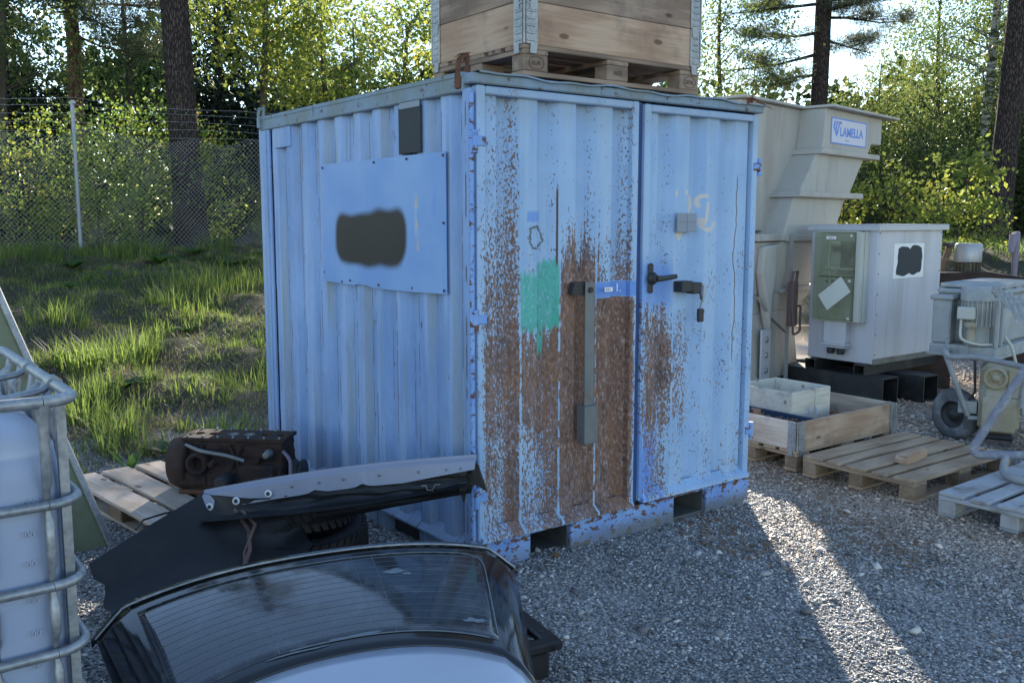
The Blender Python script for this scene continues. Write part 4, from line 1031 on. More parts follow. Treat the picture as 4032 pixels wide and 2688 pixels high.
# sign
m = MB(); m.box((.125, -.004, 2.497), (1.05, -.001, 2.762), .001); sg = m.build('sign', 'sign_face', t)
m = MB()
for a, b in (((.125, 2.497), (1.05, 2.509)), ((.125, 2.750), (1.05, 2.762)), ((.125, 2.509), (.140, 2.750)), ((1.035, 2.509), (1.05, 2.750))):
    m.box((a[0], -.0065, a[1]), (b[0], -.0042, b[1]))
m.build('sign_border', 'sign_blue', sg)
text('sign_lettering', 'LAMELLA', .128, 'sign_blue', sg, face_M((.345, -.0045, 2.584), (1, 0, .012), (0, 0, 1)), .001, sx=1.16, bold=.0045)
m = MB()      # swept arrow emblem: three slanted bars meeting in a point
for k in range(3):
    x = .200 + k * .055; m.prism([(x, 2.728), (x + .036, 2.728), (x + .010, 2.668), (.272 + .016 * k, 2.590 + .014 * k), (.262 + .014 * k, 2.570 + .018 * k), (x - .022 + .004 * k, 2.664)], -.0065, -.0043, axis=1)
m.prism([(.347, 2.728), (.385, 2.728), (.383, 2.704), (.337, 2.704)], -.0063, -.0043, axis=1)
m.build('sign_emblem', 'sign_blue', sg)
text('sign_small_print', 'AB Axel', .030, 'faint_ink', sg, face_M((.48, -.0045, 2.535), (1, 0, 0), (0, 0, 1)), .0005)

# ------------------------------------------------------------------ dusty mortar machine at the right edge
t = thing('mortar_pump', 'dusty grey engine-driven mortar pump on wheels, cut by the right photo edge', 'machine', (4.666, -.185, 0), R(8))
Mi = (Matrix.Translation((4.666, -.185, 0)) @ Matrix.Rotation(R(8), 4, 'Z')).inverted()
def wl(*P): return [Mi @ Vector(p) for p in P]
# local: near bottom corner of the base plate at the origin, x to the right and back, y to the left and back
def bxp(nm, a, b, mat, c=.006, par=None): m = MB(); m.box(a, b, c); return m.build(nm, mat, par or t)
bs = bxp('base_plate', (0, 0, .665), (1.1, .50, .745), 'dusty_grey', .010); bxp('base_lip', (-.015, -.015, .655), (1.1, .515, .682), 'dusty_grey', .006, bs); bxp('base_bracket', (-.012, .20, .675), (-.002, .27, .75), 'dusty_grey', .003, bs)
hs = bxp('housing', (.16, .06, .7455), (1.1, .49, 1.13), 'dusty_grey', .02)
bxp('housing_lid', (.13, .04, 1.125), (1.1, .51, 1.17), 'dusty_grey', .018, hs)
bxp('side_cheek', (.03, .36, .746), (.155, .50, 1.09), 'dusty_grey', .012, hs); bxp('cheek_cap', (.01, .34, 1.085), (.19, .52, 1.125), 'dusty_grey', .012, hs)
m = MB()
for k in range(22): m.tube([(.18 + k * .042, .06, 1.185 + .01 * math.sin(k)), (.18 + k * .042, .50, 1.195)], .018, 6)
m.build('corrugated_cover', 'dusty_grey', hs)
mo = MB(); C_ = Matrix.Translation((.075, .175, .75)); mo.lathe([(.085, 0), (.09, .02), (.086, .14), (.105, .15), (.105, .37)], 24, C_)
for k in range(22): mo.box((.104, -.004, .15), (.121, .004, .345), 0, C_ @ Matrix.Rotation(2 * math.pi * k / 22, 4, 'Z'))
mo = mo.build('electric_motor', 'dusty_grey', t)
m = MB(); m.lathe([(.126, .345), (.128, .36), (.126, .44), (.10, .455)], 24, C_); m.build('fan_cowl', 'dusty_grey', mo)
m = MB(); m.box((-.085, .15, .955), (-.015, .275, 1.05), .008); m.build('terminal_box', 'meter_box_grey', mo)
m = MB(); m.lathe([(.042, 0), (.045, .03), (.036, .04), (.036, .11), (.05, .115), (.05, .15), (.03, .16)], 16, Matrix.Translation((-.02, .19, .78))); m.build('coupling', 'dusty_yellow', mo)
for y in (.015, -.005):
    pass
for x in (.0, .10):
    m = MB(); m.box((x, .0, .746), (x + .028, .022, 1.06 + x * .3), .003); m.build('upright', 'dusty_grey', t)
m = MB(); m.tube(bent([(-.05, .25, .95), (-.09, .24, .80), (-.04, .12, .765), (.05, .05, .765)], .05, 5), .011, 7); m.build('cable', 'meter_box_grey', t)
m = MB(); m.tube(bent([(.16, .0, .82), (.17, -.05, .76), (.20, -.08, .62), (.24, -.10, .50)], .05, 5), .012, 7); m.build('hose', 'meter_box_grey', t)
# tube chassis
m = MB(); m.tube(bent(wl((4.62, .16, .70), (4.36, .06, .735), (4.345, .01, .685), (4.33, -.20, .715), (4.306, -.36, .705), (4.105, -.66, .712)), .06, 5), .021, 9); m.tube(wl((4.38, .05, .745), (4.55, .14, .80)), .012, 7); m.build('chassis_tube', 'dusty_tube', t)
m = MB(); m.tube(wl((4.355, .05, .72), (4.436, -.057, .37), (4.50, -.08, .24)), .020, 9); m.build('leg_tube', 'dusty_tube', t)
m = MB(); m.tube(wl((4.52, -.10, .66), (4.53, -.11, .42), (4.53, -.02, .26)), .010, 6); m.build('brake_cable', 'cast_dark', t)
# small yellow engine hung below, facing the camera
eo, ex = Mi @ Vector((4.56, -.275, 0)), R(-64.5 - 8); EM = Matrix.Translation(eo) @ Matrix.Rotation(ex, 4, 'Z')
def eb(nm, a, b, mat, c, par): m = MB(); m.box(a, b, c, EM); return m.build(nm, mat, par)
en = eb('engine', (-.135, -.02, .12), (.145, .30, .645), 'dusty_yellow', .05, t)
m = MB(); m.lathe([(.085, 0), (.085, .025), (.062, .028), (.060, .012), (.028, .012), (.024, .035), (.002, .035)], 26, EM @ Matrix.Translation((-.03, -.02, .545)) @ Matrix.Rotation(R(90), 4, 'X'), closed=False); rs_ = m.build('recoil_starter', 'dusty_yellow', en)
for k in range(4): m = MB(); m.box((.026, -.004, .014), (.062, .004, .026), .001, EM @ Matrix.Translation((-.03, -.02, .545)) @ Matrix.Rotation(R(90), 4, 'X') @ Matrix.Rotation(R(45 + 90 * k), 4, 'Z')); m.build('starter_spoke', 'dusty_yellow', rs_)
for k in range(7): m = MB(); m.box((-.06, -.034, .21 + k * .022), (.05, -.019, .219 + k * .022), .002, EM); m.build('louvre', 'dusty_yellow', en)
eb('side_cover', (.05, -.04, .40), (.135, -.019, .615), 'dusty_yellow', .012, en); eb('lower_cover', (-.11, -.032, .14), (.12, -.019, .40), 'dusty_yellow', .03, en); eb('sump', (-.08, .0, .07), (.12, .25, .119), 'cast_dark', .02, en); eb('carburettor', (.146, .02, .26), (.22, .14, .36), 'dusty_grey', .015, en)
m = MB(); m.tube([(.17, -.02, .60), (.15, -.06, .34)], .02, 8, EM); m.build('exhaust', 'dusty_tube', en)
def wheel(c, rz, parent, r=.20):
    k = r / .207; M = Matrix.Translation(Mi @ Vector((c[0], c[1], r))) @ Matrix.Rotation(rz, 4, 'Z') @ Matrix.Rotation(R(90), 4, 'X') @ Matrix.Scale(k, 4)
    w = MB(); w.lathe([(.11, -.045), (.17, -.06), (.20, -.045), (.207, -.015), (.207, .015), (.20, .045), (.17, .06), (.11, .045)], 32, M, closed=False); w = w.build('wheel', 'dusty_rubber', parent)
    m = MB(); m.lathe([(.115, -.04), (.11, -.015), (.04, -.012), (.035, -.05), (.002, -.05)], 20, M, closed=False); m.lathe([(.115, .04), (.11, .015), (.04, .012), (.035, .05), (.002, .05)], 20, M, closed=False); m.build('rim', 'cast_dark', w)
simple('dusty_rubber', (0.10, 0.105, 0.11), 0.9, var=0.3, sc=9, dirt=((0.24, 0.245, 0.25), .9))
wheel((4.655, .09), R(70), t); wheel((4.98, -.62), R(70), t)
m = MB(); P = wl((4.47, -.02, .30), (4.53, -.13, .30), (4.60, -.09, .30), (4.54, .02, .30)); m.prism([(p.x, p.y) for p in P], .255, .345, axis=2); m.build('wheel_bracket', 'dusty_grey', t)
m = MB(); m.tube(wl((4.50, -.08, .22), (4.90, -.60, .22)), .018, 8); m.build('axle', 'dusty_tube', t)
# plastic film draped over the machine
m = MB(); n = 18; V = []
for v in range(n + 1):
    for u in range(n + 1):
        a, b = u / n, v / n
        p = Vector((4.37, -.26, 1.205)).lerp(Vector((4.10, -.66, 1.10)), a) + Vector((.30, .12, .02)) * b * (.25 + a) + Vector((0, 0, -.16 * a * (1 - b) ** 1.5 + .018 * math.sin(u * 1.4 + v * .9) + .012 * math.sin(v * 2.3)))
        V.append(p)
F = [[v * (n + 1) + u, v * (n + 1) + u + 1, (v + 1) * (n + 1) + u + 1, (v + 1) * (n + 1) + u] for v in range(n) for u in range(n)]
m.add(V, F, None, True); o = m.build('plastic_film', 'film', None); tag(o, 'torn white plastic film draped over the dusty machine', 'plastic film')

# ------------------------------------------------------------------ scrap behind the machine
def vmotor(name, label, x, y, z, s, cap, body, rz):
    t = thing(name, label, 'motor', (x, y, z), rz); t.scale = (s, s, s)
    m = MB(); m.lathe([(.15, .0), (.15, .05), (.11, .06), (.11, .34)], 20)
    for k in range(20):
        m.box((.108, -.004, .08), (.135, .004, .34), 0, Matrix.Rotation(2 * math.pi * k / 20, 4, 'Z'))
    m.build('finned_body', body, t)
    m = MB(); m.lathe([(.137, .345), (.140, .36), (.140, .53), (.125, .545)], 24); m.build('fan_cap', cap, t)
    m = MB(); m.prism([(-.22, -.16), (.20, -.16), (.22, 0), (-.16, 0)], -.16, .16, axis=1); m.box((-.32, -.17, -.24), (.3, .17, -.16), .01); m.build('foot', 'rust', t)
    return t
vmotor('pump_motor', 'upright finned motor with a bright metal cap behind the cabinet', 7.20, 1.38, .95, .95, 'dull_aluminium', 'motor_brown', R(20))
vmotor('pump_motor', 'upright yellow motor at the right photo edge', 8.05, .52, .98, 1.0, 'motor_yellow', 'motor_yellow', R(-10))
t = thing('rusty_pipe', 'thick rusty pipe lying behind the cabinet on a dark frame', 'pipe', (6.9, 1.1, 0), R(-52))
m = MB(); m.lathe([(.105, -.9), (.105, .9)], 24, Matrix.Translation((0, .1, .86)) @ Matrix.Rotation(R(90), 4, 'Y')); m.build('pipe', 'rust_orange', t)
m = MB(); m.box((-.9, .0, .66), (.9, .2, .74), .01); m.build('frame_rail', 'dusty_tube', t); m = MB(); m.box((-.9, .02, 1.02), (.9, .06, 1.045), .004); m.build('frame_rail', 'dusty_tube', t)
m = MB(); m.box((-.8, .05, .0), (-.2, .4, .66), .01); m.build('frame_leg', 'rust_engine', t); m = MB(); m.box((.3, .05, .0), (.8, .4, .66), .01); m.build('frame_leg', 'rust_engine', t)
m = MB(); m.prism([(-.7, 1.05), (.6, 1.05), (.55, 1.12), (.1, 1.19), (-.4, 1.17)], .1, .4, axis=1); m.build('pump_housing', 'rust_engine', t)
t = thing('lilac_hose', 'faded lilac hose hanging over a dark rod next to the capped motor', 'hose', (7.72, 1.18, .75))
m = MB(); m.tube(bent([(-.03, .0, .80), (.0, -.01, .86), (.04, -.01, .80), (.05, -.01, .45), (.06, -.02, .15), (.15, 0, .0)], .05, 4), [.035] * 2 + [.03] * 26, 8) if False else m.tube([(-.03, 0, .62), (-.01, -.01, .80), (.03, -.01, .82), (.05, -.01, .70), (.055, -.01, .40), (.07, -.02, .10)], [.03, .04, .045, .04, .028, .03], 8); m.build('hose', 'lilac_strap', t)
m = MB(); m.tube([(.10, .02, .70), (.14, .02, -.02)], .022, 8); m.build('rod', 'twig', t)
t = thing('timber_post', 'slanting grey timber prop leaning behind the cabinet', 'post', (7.0, 1.75, .0)); m = MB(); m.tube([(-.25, .0, .0), (.30, -.12, 1.45)], .035, 6); m.build('post', 'wood_block', t); m = MB(); m.box((.20, -.16, 1.43), (.36, -.08, 1.47), .006); m.build('post_cap', 'cast_dark', t)
t = thing('pipe_rack', 'grey bent tube rack behind the yellow motor at the right edge', 'rack', (8.35, .75, .3)); m = MB(); m.tube(bent([(-.35, .1, 0), (-.30, .0, 1.05), (.1, -.1, 1.25), (.5, -.1, 1.22)], .15, 5), .022, 8); m.build('rack_tube', 'dusty_tube', t); m = MB(); m.tube([(-.32, .05, .9), (.5, -.1, .95)], .02, 8); m.build('cross_tube', 'dusty_tube', t)
# sawn planks piled behind the tank
for k in range(4):
    m = MB(); m.box((-.9, -.06, 0), (.9, .06, .025), .003); o = m.build('plank', 'wood_pale', None, (6.55, 2.72 + .02 * k, .03 + .06 * k + (.30 if k > 2 else 0)), (0, 0, R(-35 + 4 * k)))
    tag(o, ('bottom', 'second', 'third', 'top')[k] + ' pale sawn plank in the pile between tank and cabinet', 'plank', 'sawn planks behind the cabinet')

# ================================================================== LEFT FOREGROUND
# ------------------------------------------------------------------ caged liquid tank
t = thing('caged_tank', 'milky plastic liquid tank in a galvanised tube cage, at the left photo edge', 'liquid tank', (-2.42, -.365, 0))
hx, hy, zt = .50, .605, 1.25
def rring(z, ox, oy, r, seg=5):
    P = []
    for (sx, sy, a0) in ((1, -1, -90), (1, 1, 0), (-1, 1, 90), (-1, -1, 180)):
        for k in range(seg + 1):
            a = R(a0 + 90 * k / seg); P.append((sx * (ox - r) + r * math.cos(a), sy * (oy - r) + r * math.sin(a), z))
    return P
m = MB(); n = 24; V = []; secs = [(.20, .10, .42), (.215, .12, .46), (.26, .12, .472), (1.02, .12, .472), (1.10, .13, .465), (1.150, .16, .43), (1.185, .2, .36), (1.195, .2, .2)]
for z, r, o_ in secs: V += rring(z, o_, o_ + .105, min(r, o_ * .9), 5)
F = [list(range(n))[::-1], [n * (len(secs) - 1) + i for i in range(n)]] + [[i * n + k, i * n + (k + 1) % n, (i + 1) * n + (k + 1) % n, (i + 1) * n + k] for i in range(len(secs) - 1) for k in range(n)]
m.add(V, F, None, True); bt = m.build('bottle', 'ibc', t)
m = MB()      # raised vertical ribs moulded into the near and right walls
for y in (-.30, .0, .30): m.box((.465, y - .09, .28), (.480, y + .09, 1.0), .012)
for x in (-.2, .18): m.box((x - .085, -.585, .28), (x + .085, -.568, 1.0), .012)
m.build('moulded_rib', 'ibc', bt)
m = MB(); m.lathe([(.10, 1.19), (.10, 1.225), (.09, 1.235)], 20, Matrix.Translation((-.1, 0, 0))); m.build('fill_cap', 'black_plastic', bt)
for k, (lab, z) in enumerate((('1000', .965), ('900', .88), ('800', .80), ('700', .70), ('600', .61), ('500', .52), ('400', .43))):
    text('level_mark', lab, .026, 'bottle_print', bt, face_M((.345, -.5785, z), (1, 0, 0), (0, 0, 1)), .0006)
for z in (zt - .012, .965, .745, .56, .38, .22):     # hoops
    m = MB(); P = [Vector(p) for p in rring(z, hx, hy, .085, 6)]; P = P + [P[0]]
    m.tube(P, .0135 if z < 1.2 else .0165, 8, cap=False, flat=1.0)
    m.build('cage_hoop', 'galv', t)
for y in (-.40, -.22, -.02, .18, .38):
    m = MB(); m.tube([(hx - .018, y, .18), (hx - .018, y, 1.16), (hx - .004, y, 1.235)], [.0125, .0125, .009], 8); m.build('cage_upright', 'galv', t)
for y in (-.52, .52):
    m = MB(); m.tube([(hx - .030, y * 1.02, .18), (hx - .030, y * 1.02, 1.235)], .017, 4); m.build('cage_upright', 'galv', t)
for x in (-.30, -.10, .10, .275, .418):
    m = MB(); z = .18; P = [(x, -hy + .018, .18)]; rr = [.012]
    for hz in (.22, .38, .56, .745, .965):
        P += [(x, -hy + .018, hz - .055), (x, -hy + .030, hz - .035), (x, -hy + .030, hz + .035), (x, -hy + .018, hz + .055)]; rr += [.0135, .0095, .0095, .0135]
    P += [(x, -hy + .018, 1.15), (x, -hy + .006, 1.235)]; rr += [.0135, .021]
    m.tube(P, rr, 8); m.build('cage_upright', 'galv', t)
    m = MB(); m.tube([(x, hy - .018, .18), (x, hy - .018, 1.235)], .016, 8); m.build('cage_upright', 'galv', t)
for y in (-.30, .06):           # flat hold-down bars over the bottle
    m = MB(); m.tube(bent([(-hx + .0, y, zt - .015), (-hx + .06, y, zt - .045), (hx - .16, y - .03, zt - .045), (hx - .03, y - .01, zt - .03), (hx, y, zt - .006)], .04, 3), .018, 8, flat=.55); m.build('hold_down_bar', 'galv', t)
    m = MB(); m.tube([(hx - .0, y - .028, zt - .012), (hx - .0, y + .028, zt - .012)], .0225, 8); m.build('bar_clip', 'galv', t)
for y in (-.46, -.33, -.16, .10, .30):          # bent tabs that hook the uprights to the top rail
    m = MB(); m.tube([(hx - .012, y, zt - .03), (hx - .045, y - .01, zt - .06), (hx - .035, y + .01, zt - .14)], [.012, .022, .014], 6, flat=.5); m.build('hook_tab', 'galv', t)
m = MB(); m.box((-hx, -hy, .0), (hx, hy, .02), .004); m.build('base_sheet', 'black_plastic', t)
for x in (-.42, 0, .42):
    for y in (-.52, 0, .52): m = MB(); m.box((x - .07, y - .07, .02), (x + .07, y + .07, .15), .01); m.build('base_block', 'black_plastic', t)
m = MB(); m.box((-hx, -hy, .15), (hx, hy, .178), .004); m.build('base_deck', 'galv', t)

# ------------------------------------------------------------------ olive panel leaning behind the tank
b0, b1 = Vector((-1.295, 1.49, .0)), Vector((-1.745, 1.72, 1.455))
zl = (b1 - b0); Lp = zl.length; zl.normalize(); xl = Vector((1, .10, 0)); xl = (xl - zl * xl.dot(zl)).normalized(); yl = zl.cross(xl)
t = thing('olive_panel', 'olive green sheet metal vehicle panel with round holes leaning behind the caged tank', 'metal panel', b0)
t.matrix_world = Matrix(((xl.x, yl.x, zl.x, b0.x), (xl.y, yl.y, zl.y, b0.y), (xl.z, yl.z, zl.z, b0.z), (0, 0, 0, 1)))
def holed(w0, w1, z0, z1, holes, th=.012):
    bm = bmesh.new(); N = 28
    def loop(P): return [bm.verts.new((x, 0, z)) for x, z in P]
    ol = loop([(w0, z0), (w1, z0), (w1, z1), (w0, z1)]); es = [bm.edges.new((ol[i], ol[(i + 1) % 4])) for i in range(4)]
    for cx, cz, r in holes:
        l = loop([(cx + r * math.cos(2 * math.pi * k / N), cz + r * math.sin(2 * math.pi * k / N)) for k in range(N)])
        es += [bm.edges.new((l[i], l[(i + 1) % N])) for i in range(N)]
    bmesh.ops.triangle_fill(bm, use_beauty=True, edges=es, normal=(0, -1, 0))
    r = bmesh.ops.extrude_face_region(bm, geom=bm.faces[:]); bmesh.ops.translate(bm, verts=[v for v in r['geom'] if isinstance(v, bmesh.types.BMVert)], vec=(0, th, 0))
    bmesh.ops.recalc_face_normals(bm, faces=bm.faces); me = bpy.data.meshes.new('panel'); bm.to_mesh(me); bm.free(); return me
HO = [(-.40, 1.18, .10), (-.33, .885, .085), (-.30, .20, .085), (-.36, .52, .085)]
link('panel_sheet', holed(-.78, .0, .0, Lp - .02, HO), 'olive_paint', t)
for cx, cz, r in HO:
    m = MB(); m.tube([(cx + r * math.cos(a), -.004, cz + r * math.sin(a)) for a in np.linspace(0, 2 * math.pi, 25)], .008, 6, cap=False); m.build('hole_rim', 'rust', t)
m = MB(); m.box((-.78, .10, 0), (.0, .115, Lp - .04)); m.build('inner_sheet', 'cast_dark', t)
m = MB(); m.box((-.012, -.022, 0), (.022, .03, Lp), .006); m.build('edge_moulding', 'galv', t)
m = MB(); m.tube([(-.185, -.010, -.02), (-.185, -.012, .8), (-.20, -.012, 1.36)], .011, 6); m.build('trim_strip', 'galv', t)
for z in (.22, .36, .5, .64): m = MB(); m.box((-.170, -.022, z), (-.150, .0, z + .015), .002); m.build('trim_clip', 'galv', t)
m = MB(); m.box((-.78, -.015, Lp - .03), (-.02, .03, Lp - .002), .004); m.build('top_edge', 'rust', t)

# ------------------------------------------------------------------ engine on a pallet
EP = pallet('pallet under the rusty engine block beside the container', (-.70, 1.93, .0), R(97), 'wood_pale', 'wood_block', boards=((.36, 1), (.185, 1), (.0, 1), (-.185, 1), (-.36, 1)), scale=(1.10, 1.18, 1.0))
t = thing('engine_block', 'rusty six-bore engine block with bell housing on the pallet', 'engine', (-.50, 1.68, .147), R(-43))
t.scale = (.92, .92, .90)
# local x along the crank (towards the container), y back
EL = .64
def P2(*p): return list(p)
m = MB(); m.prism([(-.17, .0), (.17, .0), (.19, .06), (.155, .14), (.12, .20), (.115, .325), (-.115, .325), (-.12, .20), (-.165, .13), (-.19, .05)], -EL / 2, EL / 2, axis=0); bk = m.build('crankcase', 'rust_engine', t, bevel=.012)
sb_ = bk.modifiers.new('subdiv', 'SUBSURF'); sb_.subdivision_type = 'SIMPLE'; sb_.levels = sb_.render_levels = 4
tx_ = bpy.data.textures.new('cast_lumps', 'CLOUDS'); tx_.noise_scale = .06; dp_ = bk.modifiers.new('lumps', 'DISPLACE'); dp_.texture = tx_; dp_.strength = .035; dp_.mid_level = .5
# deck with bores
bm_h = [(-.27 + k * .105 + (.0 if k < 2 else .015 if k < 4 else .03), 0, .038) for k in range(6)]
me = holed(-EL / 2 - .01, EL / 2 + .01, -.125, .125, [(x, 0, r) for x, _, r in bm_h], .02); me.transform(Matrix.Translation((0, 0, .347)) @ Matrix.Rotation(R(-90), 4, 'X'))
link('head_deck', me, 'rust_engine', t)
for k, (x, _, r) in enumerate(bm_h):
    m = MB(); m.lathe([(r, 0), (r, -.10), (.002, -.10)], 20, Matrix.Translation((x, 0, .347)), closed=False)
    if k in (2, 3): m.lathe([(r - .001, -.012), (r * .5, -.010), (.002, -.010)], 20, Matrix.Translation((x, 0, .347)), closed=False)
    m.build('cylinder_bore' if k not in (2, 3) else 'piston', 'dull_aluminium' if k in (2, 3) else 'rust', t)
m = MB(); m.lathe([(.0, -.13), (.10, -.13), (.16, -.11), (.19, -.03), (.20, .0), (.20, .02), (.14, .03)], 28, Matrix.Translation((-EL / 2, 0, .16)) @ Matrix.Rotation(R(90), 4, 'Y')); m.build('bell_housing', 'rust_engine', t)
m = MB(); m.lathe([(.075, 0), (.072, .03), (.05, .04), (.045, -.03), (.002, -.03)], 18, Matrix.Translation((-.21, -.165, .19)) @ Matrix.Rotation(R(90), 4, 'X'), closed=False); m.build('port', 'rust_engine', t)
for x, z, r, L2 in ((-.10, .20, .018, .06), (.24, .26, .022, .07), (.17, .21, .014, .04), (-.02, .03, .015, .03), (.30, .10, .014, .05)):
    m = MB(); m.lathe([(r * 1.3, 0), (r * 1.3, L2 * .4), (r, L2 * .5), (r, L2), (r * .5, L2)], 10, Matrix.Translation((x, -.15 + (.02 if z > .2 else -.03), z)) @ Matrix.Rotation(R(90), 4, 'X')); m.build('bolt_boss', 'rust_engine' if r < .02 else 'dull_steel', t)
m = MB()
for x0, x1 in ((-.05, .06), (.12, -.02), (-.16, -.20)): m.tube([(x0, -.178, .04), (x1, -.13, .30)], .011, 5)
m.build('casting_rib', 'rust_engine', t)
m = MB(); m.box((.05, -.197, .03), (.29, -.165, .19), .015); m.build('side_cover', 'rust_engine', t)
for k in range(7):
    for y in (-.11, .11): m = MB(); m.lathe([(.009, 0), (.009, .012), (.005, .014)], 8, Matrix.Translation((-.30 + k * .1, y, .347))); m.build('head_stud', 'dull_steel', t)
for x0, x1 in ((-.33, -.02), (.02, .33)): m = MB(); m.box((x0, -.205, -.004), (x1, -.16, .022), .006); m.build('sump_flange', 'rust', t)
m = MB(); m.lathe([(.085, 0), (.09, .02), (.075, .03), (.075, .05), (.09, .06), (.088, .075), (.03, .08)], 20, Matrix.Translation((EL / 2 + .02, 0, .10)) @ Matrix.Rotation(R(90), 4, 'Y')); m.build('pulley', 'cast_dark', t)
m = MB(); m.tube(bent([(-.30, -.13, .30), (-.18, -.20, .28), (.0, -.19, .25), (.10, -.19, .22)], .04, 4), .013, 8); m.build('water_pipe', 'dull_steel', t)
m = MB(); m.lathe([(.05, 0), (.05, .10), (.035, .12)], 14, Matrix.Translation((-.02, -.17, .09)) @ Matrix.Rotation(R(90), 4, 'X')); m.build('oil_filter_mount', 'cast_dark', t)
m = MB(); m.tube(bent([(EL / 2 - .01, -.10, .27), (EL / 2 + .05, -.12, .22), (EL / 2 + .06, -.16, .08), (EL / 2 + .05, -.16, .02)], .05, 4), .012, 7); m.build('hose', 'lilac_strap', t)
m = MB(); m.lathe([(.04, 0), (.045, .05), (.03, .09)], 12, Matrix.Translation((EL / 2 + .05, -.16, .0))); m.build('drain_fitting', 'dull_steel', t)
# cable from the bumper across the pallet
m = MB(); m.tube([(-1.24, 1.18, .165), (-1.17, 1.30, .17), (-1.05, 1.34, .172), (-.92, 1.28, .185), (-.84, 1.14, .225), (-.84, 1.02, .30), (-.86, .93, .35)], [.005, .005, .006, .007, .011, .015, .016], 7)
o = m.build('black_cable', 'black_plastic'); tag(o, 'black cable running from the bumper across the engine pallet', 'cable')
m = MB(); m.tube([(-1.03, 1.33, .180), (-.97, 1.27, .186), (-.99, 1.20, .176), (-1.08, 1.20, .17), (-1.2, 1.2, .165)], .004, 6); o = m.build('black_cable', 'black_plastic'); tag(o, 'thin looped end of cable lying on the engine pallet', 'cable')

# ------------------------------------------------------------------ tyres under the bumper
def tyre(label, loc, rot, r=.31, w=.20):
    t = thing('spare_tyre', label, 'tyre', loc, rot=rot, group='tyres under the bumper')
    m = MB(); pr = [(.205, -.085), (.235, -.098), (.275, -.100), (.300, -.088), (.308, -.06), (.311, 0), (.308, .06), (.300, .088), (.275, .100), (.235, .098), (.205, .085), (.195, .05), (.195, -.05), (.205, -.085)]
    m.lathe([(a, b) for a, b in pr], 48, closed=False); m.build('carcass', 'rubber', t)
    m = MB(); N = 44
    for k in range(N):
        a = 2 * math.pi * k / N; M = Matrix.Rotation(a, 4, 'Z')
        for z0, z1, sk in ((-.095, -.048, .012), (-.040, -.004, .010), (.004, .040, -.010), (.048, .095, -.012)):
            rr = .3095 if abs(z0 + z1) < .1 else .304
            m.add([(rr - .012, -.016 + sk, z0), (rr + .007, -.016 + sk, z0), (rr - .012, .013 + sk, z0), (rr + .007, .013 + sk, z0), (rr - .012, -.016 - sk, z1), (rr + .007, -.016 - sk, z1), (rr - .012, .013 - sk, z1), (rr + .007, .013 - sk, z1)],
                  [(0, 2, 3, 1), (4, 5, 7, 6), (0, 1, 5, 4), (2, 6, 7, 3), (1, 3, 7, 5)], M)
    o = m.build('tread', 'rubber', t); o['kind'] = 'stuff'
    return t
tyre('lower of the two black tyres lying under the bumper', (-.57, .66, .115), (R(4), R(-3), 0))
tyre('upper black tyre lying tilted under the bumper flange', (-.58, .76, .285), (R(-5), R(4), R(20)))

# ------------------------------------------------------------------ bumper: silver flange, dark skin
t = thing('car_bumper', 'black car bumper lying upside down with a silver mounting flange, against the container', 'bumper', (-.55, .3, 0))
B0 = Vector((-.55, .3, 0))
# flange rail runs from F0 to F1 (world); inner skin falls from it
F0, F1 = Vector((-1.02, .80, .405)), Vector((-.075, -.135, .625))
def fl(u, dz=0, dn=0):
    p = F0.lerp(F1, u); bow = math.sin(u * math.pi) * .035; nrm = Vector((-.70, -.71, 0)); return p + Vector((0, 0, dz + bow * .6)) + nrm * (dn - bow * .3) - B0
n = 40; m = MB(); V = []
for k in range(n + 1):
    u = k / n; low = .085 if u > .1 else .045 + .4 * u
    low = low * (1 - .45 * max(0, (u - .75) / .25)); low -= .016 * (math.exp(-((u - .43) / .022) ** 2) + 1.0 * math.exp(-((u - .60) / .02) ** 2)) 
    for dz, dn in ((.004, -.030), (.012, -.012), (.0, -.006), (-.010, .012), (-.014, .016), (-low, .034), (-low - .001, .028), (-.02, .008), (-.012, -.028)): V.append(fl(u, dz, dn))
q = 9; F = [[k * q + i, k * q + (i + 1) % q, (k + 1) * q + (i + 1) % q, (k + 1) * q + i] for k in range(n) for i in range(q)] + [list(range(q))[::-1], [n * q + i for i in range(q)]]
m.add(V, F); fo = m.build('flange', 'flange_silver', t)
for u, dz in ((.035, -.075), (.135, -.070), (.255, -.062)):      # rubber grommets with pale rims
    p = fl(u, dz + .008, .034); q_ = Vector((-.70, -.71, .25)).to_track_quat('Z', 'Y').to_matrix().to_4x4()
    m = MB(); m.lathe([(.017, -.004), (.019, .004), (.010, .006)], 16, Matrix.Translation(p) @ q_, closed=False); g = m.build('grommet', 'white_print', fo)
    m = MB(); m.lathe([(.0105, .003), (.001, .003)], 14, Matrix.Translation(p) @ q_, closed=False); m.build('grommet_hole', 'ink', g)
for u in (.34, .44, .53, .66, .80, .9, .95):
    p = fl(u, -.04, .0285); q_ = Vector((-.70, -.71, .25)).to_track_quat('Z', 'Y').to_matrix().to_4x4(); m = MB(); m.lathe([(.006, -.004), (.0055, .003), (.002, .0032)], 8, Matrix.Translation(p) @ q_); m.build('rivet', 'dull_steel', fo)
